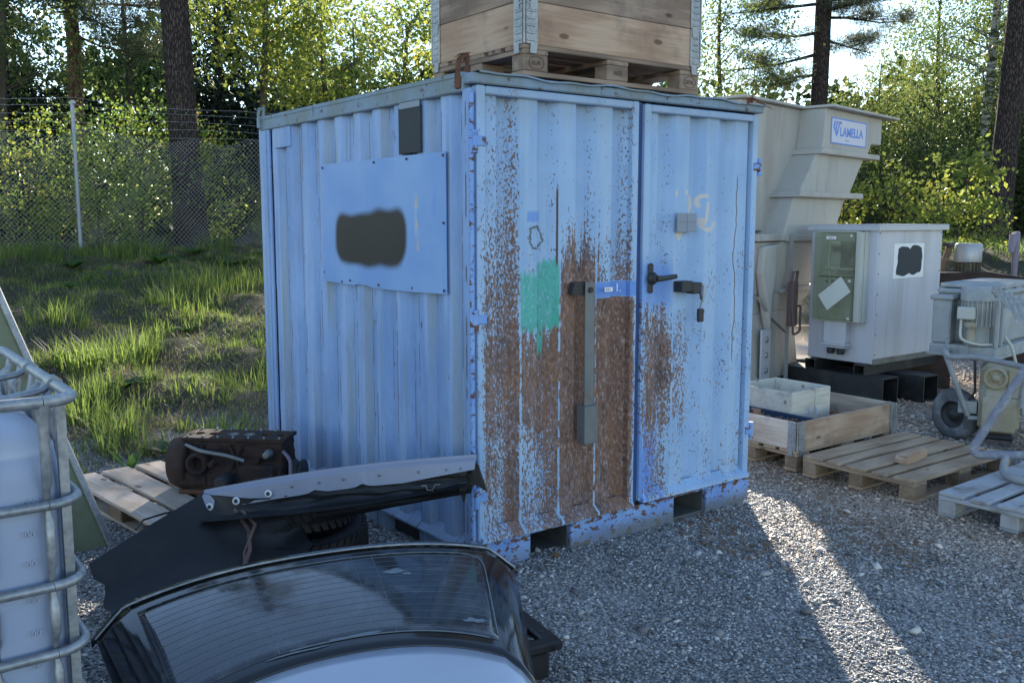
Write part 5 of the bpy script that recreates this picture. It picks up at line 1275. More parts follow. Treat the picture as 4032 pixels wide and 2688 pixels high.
# dark skin: from the flange down and back; wide wing to the left
def skin(nm, ptsA, ptsB, mat='black_plastic', th=.006, par=None, ns=10):
    """ruled surface between two polylines"""
    m = MB(); A = [Vector(p) - B0 for p in ptsA]; Bq = [Vector(p) - B0 for p in ptsB]; V = []; k = len(A)
    for j in range(ns + 1):
        s = j / ns
        for a, b in zip(A, Bq): V.append(a.lerp(b, s) + Vector((.03, .03, -.05)) * math.sin(s * math.pi) * .7 + Vector((.012, .012, .006)) * (math.sin(s * 9 + len(V) * .7) + .7 * math.sin(len(V) * 1.9)) * math.sin(s * math.pi))
    nv = len(V); V += [v + Vector((th, th, .0)) for v in V]
    F = [[j * k + i, j * k + i + 1, (j + 1) * k + i + 1, (j + 1) * k + i] for j in range(ns) for i in range(k - 1)]
    F += [[nv + i for i in f[::-1]] for f in F]; m.add(V, F, None, True); return m.build(nm, mat, par or t)
wf = lambda u, dz, dn: fl(u, dz, dn) + B0
# left wing
skin('wing', [(-1.585, .62, .235), (-1.30, .71, .325), wf(0, .0, .0), wf(.06, -.02, .030), wf(.16, -.055, .036), wf(.26, -.075, .036)], [(-1.56, .40, .06), (-1.32, .34, .05), (-1.04, .34, .06), (-.90, .34, .09), (-.76, .33, .13), (-.66, .36, .20)], 'black_plastic')
skin('skin', [wf(u, -.03, .012) for u in np.linspace(.03, .97, 14)], [tuple(wf(u, -.10 - .05 * math.sin(u * 3.1), .10 + .05 * (1 - u)) ) for u in np.linspace(.03, .97, 14)])
skin('inner_skin', [wf(u, -.0, -.02) for u in np.linspace(.02, .98, 14)], [tuple(wf(u, -.17 - .13 * (1 - u), -.02 + .03 * (1 - u))) for u in np.linspace(.02, .98, 14)])
m = MB(); e = wf(.97, 0, 0) - B0      # torn corner at the container end
m.prism([(-.02, .01), (.045, -.02), (.075, -.11), (.085, -.145), (.035, -.115), (-.005, -.12), (-.02, -.21), (-.045, -.13), (-.10, -.09), (-.10, -.03)], -.012, .012, axis=1, M=Matrix.Translation(e + Vector((.03, .035, -.02))) @ Matrix.Rotation(R(-42), 4, 'Z')); m.build('torn_end', 'black_plastic', t)
m = MB(); P = [fl(u, -.095 - dz, .075) for u, dz in ((.82, 0), (.835, 0), (.84, .022), (.86, .024), (.868, 0), (.885, 0))]; m.tube(P, .004, 6); m.build('wire_loop', 'dull_steel', t)
m = MB(); m.tube([fl(.13, -.10, .04), fl(.20, -.20, .10), fl(.24, -.26, .22), fl(.25, -.30, .32)], .010, 7); m.tube([fl(.16, -.11, .05), fl(.23, -.17, .12), fl(.22, -.27, .22), fl(.255, -.305, .32)], .008, 7); m.build('wiring_loom', 'strap_brown', t)

# ------------------------------------------------------------------ black plastic pallet under the tailgate
t = thing('plastic_pallet', 'black plastic pallet sticking out under the right side of the car tailgate', 'pallet', (-.84, -.56, 0), R(-10))
hx, hy = .575, .36
m = MB()
ys = np.linspace(-hy, hy, 6); xs = np.linspace(-hx, hx, 8)
for y in ys: m.box((-hx, y - .016, .118), (hx, y + .016, .150), .003)
dk = m.build('deck_rib', 'black_plastic', t)
m = MB()
for x in xs: m.box((x - .016, -hy + .0165, .112), (x + .016, hy - .0165, .1485), .003)
m.build('deck_cross_rib', 'black_plastic', t)
m = MB(); m.box((-hx - .03, -hy - .03, .115), (-hx + .02, hy + .03, .152), .008); m.box((hx - .035, -hy - .03, .115), (hx + .03, hy + .03, .152), .008); m.box((-hx, -hy - .03, .115), (hx, -hy + .03, .1515), .008); m.box((-hx, hy - .03, .115), (hx, hy + .03, .1515), .008); m.build('deck_rim', 'black_plastic', t)
for x in (-hx + .07, 0, hx - .085):
    for y in (-hy + .05, 0, hy - .05):
        m = MB(); m.box((x - .07, y - .06, 0), (x + .07, y + .06, .115), .012); m.build('foot', 'black_plastic', t)
for k, (x, y) in enumerate(((hx - .01, -.28), (hx - .01, -.05), (hx - .01, .2))):
    m = MB(); m.lathe([(.011, 0), (.010, .002)], 10, Matrix.Translation((x, y, .1525))); m.build('rim_hole', 'ink', t)

# ------------------------------------------------------------------ car tailgate with rear window
t = thing('car_tailgate', 'silver car tailgate with dark heated rear window lying glass up in the foreground', 'tailgate', (-1.2, -1.0, .2))
TB = Vector((-1.2, -1.0, .2))
# quad grid: s across (0 left, 1 right), q from the hinge edge (0, back) to the bumper edge (1, front)
def tg(s, q, lift=0.0):
    c = 2 * s - 1
    w = .750 - .25 * q - .05 * max(0, .07 - q) / .07
    bow = .075 * (1 - c * c) * (1 - .3 * q) - .05 * max(0, abs(c) - .85) / .15
    x = -1.085 + .953 * c * w - .302 * (q - bow); y = -.565 - .302 * c * w - .953 * (q - bow)
    z = .435 + .03 * c + .085 * (1 - abs(c) ** 2.6) - .02 * q - .17 * q * q - .05 * max(0, .06 - q) / .06 - .05 * max(0, abs(c) - .88) / .12
    n = Vector((.05 * c, -.2, 1)).normalized()
    return Vector((x, y, z)) - TB + n * lift
def patch(nm, s0, s1, q0, q1, mat, lift=0, par=None, ns=28, nq=14, th=.012, shape=None):
    m = MB(); V = []
    for j in range(nq + 1):
        for i in range(ns + 1):
            s, q = s0 + (s1 - s0) * i / ns, q0 + (q1 - q0) * j / nq
            if shape: s, q = shape(i / ns, j / nq)
            V.append(tg(s, q, lift))
    k = ns + 1; nv = len(V); V += [v - Vector((0, 0, th)) for v in V]
    F = [[j * k + i, j * k + i + 1, (j + 1) * k + i + 1, (j + 1) * k + i] for j in range(nq) for i in range(ns)]
    F += [[nv + i for i in f[::-1]] for f in F]
    F += [[i, nv + i, nv + i + 1, i + 1] for i in range(ns)] + [[nq * k + i, nq * k + i + 1, nv + nq * k + i + 1, nv + nq * k + i] for i in range(ns)]
    F += [[j * k, (j + 1) * k, nv + (j + 1) * k, nv + j * k] for j in range(nq)] + [[j * k + ns, nv + j * k + ns, nv + (j + 1) * k + ns, (j + 1) * k + ns] for j in range(nq)]
    m.add(V, F, None, True); return m.build(nm, mat, par or t)
patch('spoiler_edge', 0, 1, 0, .105, 'frit', .004, nq=6)
qb = lambda a: .70 + .06 * (2 * a - 1) ** 2
def glass_shape(i, j): return (i * .985 + .0075, .110 + (qb(i) - .110) * j)
gl = patch('rear_window', 0, 1, 0, 1, 'frit', .006, shape=glass_shape, nq=18)
# inner clear field of the window inside the black border
def inner(i, j):
    r = .05; ii = .085 + .83 * i; return (ii, .175 + (qb(ii) - .235) * j)
patch('window_field', 0, 1, 0, 1, 'glass_dark', .0075, par=gl, shape=inner, nq=18, th=.001)
simple('dry_residue', (0.15, 0.18, 0.21), 0.8, var=0.3)
def line(nm, pts, r, mat, par):
    m = MB(); m.tube([tg(s, q, .0085) for s, q in pts], r, 4, cap=False, flat=.5); return m.build(nm, mat, par)
for k in range(13):
    j = (k + .7) / 13.5; line('heater_line', [inner(i, j) for i in np.linspace(.02, .98, 26)], .0007, 'dry_residue', gl)
for i0 in (.30, .60, .66): line('aerial_line', [inner(i0 + .02 * j, j) for j in np.linspace(.0, 1, 14)], .0009, 'dry_residue', gl)
line('residue_edge', [inner(i, 0) for i in np.linspace(.02, .95, 24)] + [inner(.985, .05), inner(.997, .12)] + [inner(1, j) for j in np.linspace(.2, .95, 12)], .0022, 'dry_residue', gl)
line('residue_edge', [inner(i, 1.0) for i in np.linspace(.35, .97, 24)], .003, 'dry_residue', gl)
m = MB(); m.tube([tg(s, .108, .010) for s in np.linspace(.006, .994, 90)], .0042, 8); m.build('chrome_trim', 'galv', t)
for k, (s0, q0, w, h) in enumerate(((.68, .31, .030, .020), (.71, .33, .015, .012), (.86, .60, .035, .014), (.55, .635, .09, .006), (.40, .655, .09, .005))):
    rr_ = random.Random(k); P_ = [(s0 + w * math.cos(a) * rr_.uniform(.5, 1.1), q0 + h * math.sin(a) * rr_.uniform(.45, 1.15)) for a in np.linspace(0, 2 * math.pi, 19)[:-1]]
    m = MB(); m.add([tg(a_, b_, .0088) for a_, b_ in P_], [list(range(18))]); m.build('residue_patch', 'dry_residue', gl)
def body_shape(i, j): return (i * .99 + .005, qb(i) + .006 + (1.25 - qb(i)) * j)
patch('body_panel', 0, 1, 0, 1, 'silver_paint', .004, shape=body_shape, nq=14)
m = MB(); m.tube([tg(s, .03, -.03) for s in np.linspace(.03, .97, 30)], .03, 8); m.build('hinge_frame', 'black_plastic', t)
# chrome ring of a wheel trim lying behind
for (x, y, z, lab, rr) in ((-.86, .05, .20, 'thin bright metal ring lying behind the tailgate below the tyres', .055), (-1.50, .22, .03, 'dark ring lying on the gravel beside the caged tank', .06)):
    m = MB(); m.tube([(rr * math.cos(a), rr * .7 * math.sin(a), 0) for a in np.linspace(0, 2 * math.pi, 25)], .005, 6, cap=False); m.tube([(-rr, 0, 0), (0, -.015, .004), (rr, 0, 0)], .004, 6); o = m.build('metal_ring', 'dull_steel', None, (x, y, z), (R(12), 0, 0)); tag(o, lab, 'ring')
m = MB(); m.prism([(-.03, -.01), (.01, -.02), (.035, .0), (.02, .018), (-.01, .022), (-.03, .01)], -.002, .002, axis=2); o = m.build('dry_leaf', 'litter', None, (.47, -.06, .02), (R(20), R(10), R(30))); tag(o, 'single dry brown leaf on the gravel at the container sill', 'leaf')

# ================================================================== FENCE
def fence_y(x): return 13.62 + .075 * (x - 1.3)
t = thing('chain_link_fence', 'galvanised chain-link fence with barbed wire along the wood edge', 'fence', (0, 0, 0))
FX0, FX1 = -6.7, 41.3
mp = None
for k in range(13):
    x = FX0 + 4 * k; y = fence_y(x); z = float(terrain(x, y)) - .1
    if mp is None:
        m = MB(); m.tube([(0, 0, 0), (.02, 0, 2.55)], .032, 10); m.box((-.03, -.034, 2.50), (.03, .034, 2.56), .006); o = m.build('post', 'fence_post', t, (x, y, z)); mp = o.data
    else: link('post', mp, None, t, (x, y, z), (0, random.uniform(-.02, .02), random.uniform(0, 3)))
def wires(segs, r):
    A = np.array([s_[0] for s_ in segs], float); B = np.array([s_[1] for s_ in segs], float); n = len(A)
    d = B - A; d /= np.linalg.norm(d, axis=1, keepdims=True); s1 = np.cross(d, [0, 1, 0.01]); s1 /= np.linalg.norm(s1, axis=1, keepdims=True); s2 = np.cross(d, s1)
    V = []
    for P in (A, B):
        for a in (0, 2.094, 4.189): V.append(P + r * (s1 * math.cos(a) + s2 * math.sin(a)))
    V = np.stack(V, 1).reshape(-1, 3); f = np.array([(0, 1, 4, 3), (1, 2, 5, 4), (2, 0, 3, 5)]); F = (f[None] + (np.arange(n) * 6)[:, None, None]).reshape(-1, 4)
    return npmesh('wires', V, F)
seg = []; hF = 1.95; sp_ = .075
for sgn in (1, -1):
    for x in np.arange(FX0, FX1, sp_):
        x1 = min(max(x + sgn * hF, FX0), FX1); k = abs(x1 - x) / hF
        if k < .02: continue
        z = float(terrain(x, fence_y(x))); zz = float(terrain(x1, fence_y(x1)))
        seg.append(((x, fence_y(x) - .035, z + .02), (x1, fence_y(x1) - .035 + sgn * .003, zz + .02 + hF * k)))
o = link('wire_mesh', wires(seg, .0023), 'wire', t); o['kind'] = 'stuff'
for k, h in enumerate((1.98, 2.12, 2.26, 2.40, 2.50)):
    xs = np.arange(FX0, FX1 + .1, 1.0); P = [(x, fence_y(x) - .03, float(terrain(x, fence_y(x))) + h + .012 * math.sin(x * 2 + k)) for x in xs]
    sg_ = list(zip(P[:-1], P[1:]))
    if k: sg_ += [((x, fence_y(x) - .03 - .012, float(terrain(x, fence_y(x))) + h - .012), (x + .01, fence_y(x) - .018, float(terrain(x, fence_y(x))) + h + .012)) for x in np.arange(FX0, 8, .12)]
    link('barbed_wire', wires(sg_, .0026), 'barbed_wire_grey', t)

# ================================================================== VEGETATION
def leaves(P, size, rg, aspect=.62, droop=.4, fold=True):
    """diamond leaves at points P; returns V, F (quads)"""
    n = len(P); L = size * rg.uniform(.65, 1.25, n)
    d = rg.normal(0, 1, (n, 3)); d[:, 2] -= droop; d /= np.linalg.norm(d, axis=1, keepdims=True)
    u = np.cross(d, rg.normal(0, 1, (n, 3))); u /= np.linalg.norm(u, axis=1, keepdims=True); w = np.cross(d, u)
    a = P; b = P + d * (L * .48)[:, None] + u * (L * aspect * .5)[:, None] + w * (L * .10)[:, None]
    c = P + d * L[:, None]; e = P + d * (L * .48)[:, None] - u * (L * aspect * .5)[:, None] + w * (L * .10)[:, None]
    V = np.stack([a, b, c, e], 1).reshape(-1, 3); F = np.arange(4 * n).reshape(-1, 4)
    return V, F
def clumps(n, rx, ry, rz, z0, rg, shell=.55, lo=-.9):
    out = []
    while len(out) < n:
        p = rg.uniform(-1, 1, 3); r = np.linalg.norm(p)
        if r > 1 or p[2] < lo: continue
        if rg.uniform() > shell + (1 - shell) * r ** 2: continue
        out.append((p[0] * rx, p[1] * ry, p[2] * rz + z0))
    return np.array(out)
def crown_mesh(name, seed, n_cl, per, rx, ry, rz, z0, size, sig, lo=-.9, aspect=.62, droop=.4, shell=.55):
    rg = np.random.default_rng(seed); C_ = clumps(n_cl, rx, ry, rz, z0, rg, shell, lo)
    P = np.repeat(C_, per, 0) + rg.normal(0, 1, (n_cl * per, 3)) * np.array([sig, sig, sig * .75])
    V, F = leaves(P, size, rg, aspect, droop); return npmesh(name, V, F), C_
def trunk_mesh(name, h, r0, r1, lean=(0, 0), limbs=(), wob=.05, seed=0, n=12, flare=1.25):
    rg = random.Random(seed); m = MB(); k = 9; P = []; rr = []
    for i in range(k + 1):
        f = i / k; P.append((lean[0] * f + wob * math.sin(f * 5 + seed), lean[1] * f + wob * math.cos(f * 4 + seed), h * f - .15)); rr.append((r0 + (r1 - r0) * f) * (flare if i == 0 else 1))
    m.tube(P, rr, n)
    for (x, y, z) in limbs:
        f = max(.12, min(.95, (z - .5 * math.hypot(x, y)) / h)); b = (lean[0] * f + wob * math.sin(f * 5 + seed), lean[1] * f + wob * math.cos(f * 4 + seed), h * f)
        mid = ((b[0] + x) / 2 + rg.uniform(-.1, .1), (b[1] + y) / 2 + rg.uniform(-.1, .1), (b[2] + z) / 2 + .08)
        m.tube([b, mid, (x, y, z)], [max(r0 * .22 * (1 - f * .5), .015), max(r0 * .13, .010), .006], 5)
    o = m.build(name, 'bark'); me = o.data; bpy.data.objects.remove(o); me.materials.clear(); return me
def tree(name, label, cat, loc, rz, sc, tm, tmat, cm, cmat, group=None, tilt=0.0):
    t = thing(name, label, cat, (loc[0], loc[1], float(terrain(loc[0], loc[1])) - .05), rz, group); t.scale = (sc[0], sc[0], sc[1] if len(sc) > 1 else sc[0])
    a = link('trunk', tm, None, t); b = link('crown', cm, None, t)
    if not tm.materials: tm.materials.append(MT[tmat])
    if not cm.materials: cm.materials.append(MT[cmat])
    return t
# bush meshes
BU = []
for s_ in range(4):
    cm, C_ = crown_mesh('bush_crown', 20 + s_, 130, 24, 1.25, 1.1, 1.45, 1.5, .085, .19, -1.0); BU.append((trunk_mesh('bush_stem', 2.0, .035, .012, limbs=C_[::9], seed=s_, n=6, flare=1.1), cm))
LT = []
for s_ in range(3):
    cm, C_ = crown_mesh('leafy_crown', 40 + s_, 180, 40, 1.9, 1.9, 2.9, 5.1, .095, .26, -.6, droop=.7); LT.append((trunk_mesh('leafy_trunk', 7.6, .11, .03, (.2, .1), C_[::8], .08, s_ + 3), cm))
OK_ = []
for s_ in range(2):
    cm, C_ = crown_mesh('oak_crown', 60 + s_, 125, 42, 1.75, 1.65, 2.0, 5.1, .12, .26, -1.0, aspect=.7); OK_.append((trunk_mesh('oak_trunk', 6.0, .13, .04, (.15, 0), C_[::6], .10, s_ + 5), cm))
SAP = []
for s_ in range(2):
    cm, C_ = crown_mesh('sapling_crown', 80 + s_, 40, 16, .55, .5, .8, 1.05, .105, .12, -1.0, shell=.3); SAP.append((trunk_mesh('sapling_stem', 1.6, .014, .006, limbs=C_[::3], seed=s_, n=5, flare=1.0), cm))
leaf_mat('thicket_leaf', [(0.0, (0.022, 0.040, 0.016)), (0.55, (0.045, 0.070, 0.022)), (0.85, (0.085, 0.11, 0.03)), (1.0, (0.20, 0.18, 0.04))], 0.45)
# distinct pines: trunk, crown of needle tufts on limbs
def needle_crown(seed, limbs, per, L, sig, wid=.10):
    rg = np.random.default_rng(seed); C_ = np.array(limbs); P = np.repeat(C_, per, 0) + rg.normal(0, 1, (len(C_) * per, 3)) * np.array([sig, sig, sig * .5])
    V, F = leaves(P, L, rg, wid, -.5); return npmesh('needle_crown', V, F)
def pine(name, label, loc, h, r0, r1, lean, limbs, seed, mat='bark', per=230, tuft=.14, sig=.20, tips=3):
    t = thing(name, label, 'tree', (loc[0], loc[1], float(terrain(*loc)) - .1), 0, 'tall pines')
    rg = random.Random(seed); tp = []; m = MB()
    for (x, y, z, zb) in limbs:
        f = zb / h; b = Vector((lean[0] * f, lean[1] * f, zb)); e = Vector((x, y, z)); P = [b]
        for q in (.35, .7, 1.0):
            p = b.lerp(e, q) + Vector((rg.uniform(-.12, .12), rg.uniform(-.12, .12), rg.uniform(-.15, .15))) * (1 if q < 1 else 0); P.append(p)
        m.tube(P, [r0 * .2, r0 * .13, r0 * .08, .012], 6)
        for q in range(tips * 2):
            s_ = rg.uniform(.4, 1.05); c = b.lerp(e, s_) + Vector((rg.uniform(-.75, .75), rg.uniform(-.75, .75), rg.uniform(-.1, .42))) * (.6 + .3 * s_)
            tp.append(tuple(c)); m.tube([b.lerp(e, max(.2, s_ - .25)), tuple(c)], [.016, .006], 4)
    tm = trunk_mesh('pine_trunk', h, r0, r1, lean, (), .04, seed, 16, 1.2)
    link('trunk', tm, mat, t)
    m.build('limb', mat, t)
    link('crown', needle_crown(seed, tp, per, tuft, sig), 'pine_needle', t); return t
def ring_limbs(seed, n, z0, z1, R0, R1, drop=.0):
    rg = random.Random(seed); out = []
    for k in range(n):
        f = k / max(1, n - 1); z = z0 + (z1 - z0) * f; a = rg.uniform(0, 6.28); r = (R0 + (R1 - R0) * f) * rg.uniform(.7, 1.15); out.append((r * math.cos(a), r * math.sin(a), z + rg.uniform(-.2, .5) - drop * r, z))
    return out
pine('pine_tree', 'thick dark pine trunk behind the left fence', (3.84, 15.45), 15, .30, .20, (-.45, .3), ring_limbs(1, 14, 8.5, 14.5, 2.2, 1.2), 11)
pine('pine_tree', 'slimmer reddish pine with low sunlit needle boughs at upper left', (2.91, 20.5), 14, .17, .11, (-.1, .1),
     [(2.0, -1.2, 5.6, 5.5), (1.7, -.9, 4.4, 4.9), (2.3, -.6, 6.6, 6.4), (1.2, -1.5, 6.2, 6.0), (1.6, -1.4, 7.3, 7.0), (-1.4, -.9, 6.3, 6.0), (-1.6, -.6, 7.4, 7.0), (2.2, -1.6, 7.9, 7.5), (-.8, -1.4, 5.2, 5.4), (.8, -1.6, 4.9, 5.2)] + ring_limbs(2, 14, 8, 13.5, 2.3, 1.2), 12, 'bark_red', per=420)
pine('pine_tree', 'tall pine with open boughs against the sky behind the settling tank', (21.5, 13.45), 17, .26, .18, (.1, 0),
     [(-2.0, 1.5, 7.4, 7.2), (-2.6, 1.9, 6.6, 6.9), (-1.6, 1.2, 5.8, 6.1), (-2.3, 1.8, 5.0, 5.5), (-1.2, .9, 4.5, 4.9), (-3.0, 2.2, 8.0, 7.6), (-2.4, 1.8, 8.9, 8.3), (1.6, -1.1, 7.9, 7.4), (2.4, -1.8, 7.2, 7.0), (2.9, -2.1, 8.4, 7.7), (1.9, -1.5, 6.4, 6.5), (1.2, -.9, 5.5, 5.9), (2.2, -1.6, 9.2, 8.6), (-1.8, 1.5, 9.5, 9.0), (.3, -1.4, 6.9, 6.6), (-.6, -1.2, 8.2, 7.9)] + ring_limbs(3, 14, 9.5, 16, 3.2, 1.2), 13, per=420, tips=5)
pine('pine_tree', 'thick dark pine trunk at the far right in front of the wood', (18.73, 6.75), 16, .275, .20, (.55, -.35), ring_limbs(4, 14, 9, 15.5, 2.4, 1.2), 14)
# birch
cm, C_ = crown_mesh('birch_crown', 91, 240, 44, 2.3, 2.3, 3.2, 6.8, .075, .27, -1.0, droop=1.1)
tree('birch_tree', 'white-barked birch beside the thick dark pine on the right', 'tree', (27.2, 11.6), 0, (1.0,), trunk_mesh('birch_trunk', 11, .17, .09, (.5, -.3), C_[::9], .06, 8), 'birch_bark', cm, 'birch_leaf')
# spruce
def spruce_mesh():
    rg = np.random.default_rng(5); P = []
    for z in np.arange(1.0, 12, .28):
        r = 2.3 * (1 - z / 12.6)
        for k in range(11):
            a = rg.uniform(0, 6.28); q = rg.uniform(.2, 1, 34)
            P.append(np.stack([np.cos(a) * r * q, np.sin(a) * r * q, z - .28 * q * r + rg.normal(0, .06, 34)], -1) + rg.normal(0, .07, (34, 3)))
    V, F = leaves(np.concatenate(P), .24, rg, .25, .5); return npmesh('spruce_crown', V, F)
spm = spruce_mesh(); spt = trunk_mesh('spruce_trunk', 12, .16, .03, seed=4)
for k, (x, y, s_, lab) in enumerate(((8.5, 26.4, 1.25, 'dark spruce standing between thick pine and yellow oaks'), (2.2, 25.0, 1.05, 'dark spruce deep in the wood at upper left'))):
    tree('spruce_tree', lab, 'tree', (x, y), k * 1.3, (s_,), spt, 'bark', spm, 'spruce_needle', 'dark spruces')
# leafy trees
LTL = [(1.0, 18.3, .95, 0, 'leafy tree at the top left photo corner'), (-.7, 17.6, .95, 1, 'leafy tree left of the photo edge behind the fence'), (4.6, 22.6, 1.05, 2, 'leafy tree between the two left pine trunks'),
       (13.4, 27.0, 1.0, 2, 'leafy tree deep in the wood between the oaks'), (18.6, 14.4, .98, 1, 'green leafy tree just right of the roof crate'), (17.0, 19.5, .80, 2, 'thin leafy tree behind the one right of the roof crate'), 
       (24.9, 13.6, .74, 0, 'rounded yellowing tree top right of the tall open pine'), (29.4, 14.0, 1.15, 1, 'leafy tree left of the birch stem'), (28.6, 10.2, 1.15, 2, 'leafy tree behind the thick right pine'), (26.3, 8.2, 1.1, 0, 'leafy tree at the right photo edge'),
       (31.5, 12.0, 1.2, 1, 'leafy tree deep in the wood behind the birch'), (33.5, 16.5, 1.0, 2, 'leafy tree deep in the wood right of the open pine'), (-1.5, 22.5, 1.1, 2, 'leafy tree deep in the wood at far left')]
for k, (x, y, s_, v, lab) in enumerate(LTL):
    tree('leafy_tree', lab, 'tree', (x, y), k * 2.1, (s_,), LT[v][0], 'twig', LT[v][1], 'birch_leaf', 'leafy trees of the wood')
for k, (x, y, s_, v, lab) in enumerate(((5.9, 16.6, 1.0, 0, 'yellowing oak beside the dark spruce'), (12.5, 17.4, 1.0, 1, 'yellowing oak whose leaves touch the left side of the roof crate'), (9.0, 20.2, 1.0, 1, 'yellowing oak behind the gap between the other two oaks'), (15.9, 27.2, 1.32, 0, 'tall yellowing oak far back, its top left of the roof crate'))):
    tree('oak_tree', lab, 'tree', (x, y), 1 + k * 2.4, (s_,), OK_[v][0], 'twig', OK_[v][1], 'oak_leaf', 'yellowing oaks')
# hedge of bushes behind the fence
hb = []
for k in range(10):
    hb.append((-2.6 + k * 1.15 + random.uniform(-.2, .2), 14.5 + random.uniform(0, .5), random.uniform(.85, 1.12)))
for k, (x, y, s_) in enumerate(hb):
    if x > 5.0: s_ *= .6
    if 2.7 < x < 4.7: y = 16.3
    b = BU[k % 4]; tree('bush', 'leafy bush in the yellow-green hedge behind the left fence', 'bush', (x, y), k * 1.7, (s_,), b[0], 'twig', b[1], 'bush_leaf', 'bushes behind the left fence')
hb = [(9.5 + k * 1.5 + random.uniform(-.3, .3), 15.5 + random.uniform(0, .8) + .08 * k, random.uniform(.7, .95)) for k in range(8)]
for k, (x, y, s_) in enumerate(hb):
    b = BU[(k + 2) % 4]; tree('bush', 'low bush behind the container along the fence', 'bush', (x, y), k * 1.9, (s_,), b[0], 'twig', b[1], 'bush_leaf', 'bushes behind the container')
RB = []
for s_ in range(3):
    cm, C_ = crown_mesh('thicket_crown', 120 + s_, 130, 24, 1.25, 1.1, 1.45, 1.5, .085, .19, -1.0); RB.append((trunk_mesh('thicket_stem', 2.0, .035, .012, limbs=C_[::7], seed=s_ + 9, n=6, flare=1.1), cm))
rb = []
for k in range(13): rb.append((20.5 + k * 1.05 + random.uniform(-.3, .3), 12.6 - k * .30 + random.uniform(-.6, .6), random.uniform(.95, 1.3)))
for k in range(8): rb.append((24 + k * 1.4, 14.5 - k * .9 + random.uniform(-.5, .5), random.uniform(1.3, 1.7)))
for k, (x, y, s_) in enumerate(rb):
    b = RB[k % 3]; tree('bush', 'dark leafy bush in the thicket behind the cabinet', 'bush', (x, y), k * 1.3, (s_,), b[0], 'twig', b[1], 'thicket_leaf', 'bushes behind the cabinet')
SL = ('sapling with bright yellow-green leaves just above the cabinet lid', 'spindly yellow-leaved sapling in front of the thick right pine', 'leafy sapling right of the cabinet lid', 'young sapling between cabinet and settling tank', 'low sapling beside the capped motor', 'small leafy sapling behind the capped motor')
for k, (x, y, s_) in enumerate(((13.6, 7.2, 1.0), (14.6, 5.35, 1.15), (14.0, 6.2, .95), (12.6, 7.6, .9), (12.9, 4.9, .8), (13.4, 4.3, .7))):
    b = SAP[k % 2]; tree('sapling', SL[k], 'sapling', (x, y), k * 2.2, (s_,), b[0], 'twig', b[1], 'oak_leaf', 'saplings on the right bank')
# far wood that reads as one mass
def far_wood():
    rg = np.random.default_rng(77); n = 30000; P = []
    a = rg.uniform(-6, 36, n); P.append(np.stack([a, 29 + rg.uniform(0, 4, n) - .12 * a, 1.0 + rg.uniform(0, 1, n) * (6.0 + 1.0 * np.sin(a * 1.1) + .8 * np.sin(a * 2.7))], -1))
    b = rg.uniform(0, 26, n); P.append(np.stack([36 + rg.uniform(0, 4, n), b, 1.0 + rg.uniform(0, 1, n) * (6.0 + 1.2 * np.sin(b * 1.3) + np.sin(b * 2.9))], -1))
    V, F = leaves(np.concatenate(P), .42, rg, .8, .2)
    tag(link('far_wood', npmesh('far_wood', V, F), 'dark_leaf'), 'dark mass of the wood closing the view far behind', 'wood', kind='stuff')
far_wood()

# ------------------------------------------------------------------ grass, weeds
def blades(cx, cy, n_each, h, spread, rg, lean=.55, wid=.0045):
    cx, cy, n_each, h, spread = [np.asarray(v, float) for v in (cx, cy, n_each, h, spread)]
    idx = np.repeat(np.arange(len(cx)), n_each.astype(int)); n = len(idx)
    r = spread[idx] * np.sqrt(rg.uniform(0, 1, n)) ; a = rg.uniform(0, 6.283, n)
    x = cx[idx] + r * np.cos(a); y = cy[idx] + r * np.sin(a); z = terrain(x, y) - .01
    H = h[idx] * rg.uniform(.45, 1.15, n); la = a + rg.normal(0, .9, n); ll = H * lean * rg.uniform(.2, 1.3, n)
    dx, dy = np.cos(la) * ll, np.sin(la) * ll; w = wid * rg.uniform(.6, 1.4, n); px, py = -np.sin(la) * w, np.cos(la) * w
    zz = np.sqrt(np.maximum(H * H - ll * ll * .7, .01 * H * H))
    V = np.stack([np.stack([x - px, y - py, z], -1), np.stack([x + px, y + py, z], -1), np.stack([x + dx * .35 + px * .8, y + dy * .35 + py * .8, z + zz * .6], -1), np.stack([x + dx * .35 - px * .8, y + dy * .35 - py * .8, z + zz * .6], -1), np.stack([x + dx, y + dy, z + zz], -1)], 1)
    b = np.arange(n) * 5; Q = np.stack([b, b + 1, b + 2, b + 3], -1); T = np.stack([b + 3, b + 2, b + 4, b + 4], -1)
    return V.reshape(-1, 3), Q, np.stack([b + 3, b + 2, b + 4], -1)
def grass_obj(name, label, parts, mat):
    Vs, Ts, off = [], [], 0
    for V, Q, T in parts:
        Vs.append(V); Ts += [Q[:, [0, 1, 2]] + off, Q[:, [0, 2, 3]] + off, T + off]; off += len(V)
    tag(link(name, npmesh(name, np.concatenate(Vs), np.concatenate(Ts)), mat), label, 'grass', kind='stuff')
rg = np.random.default_rng(31)
def region(n, x0, x1, y0, y1, f=None):
    x = rg.uniform(x0, x1, n); y = rg.uniform(y0, y1, n); ok = terrain(x, y) > .02
    ok &= ~((x > -1.35) & (x < .05) & (y < 2.75)); ok &= ~((x > -.05) & (x < 2.1) & (y < 2.55))
    if f is not None: ok &= f(x, y)
    return x[ok], y[ok]
pat = lambda x, y: (np.sin(x * 1.9 + y * .7) + np.sin(y * 1.3 - x * .6 + 2) + rg.normal(0, .6, len(x))) > -.3
parts = []
x, y = region(1500, -3.2, 6.0, 2.5, 13.4, pat); parts.append(blades(x, y, np.full(len(x), 30), rg.uniform(.07, .17, len(x)), rg.uniform(.06, .16, len(x)), rg, .85))
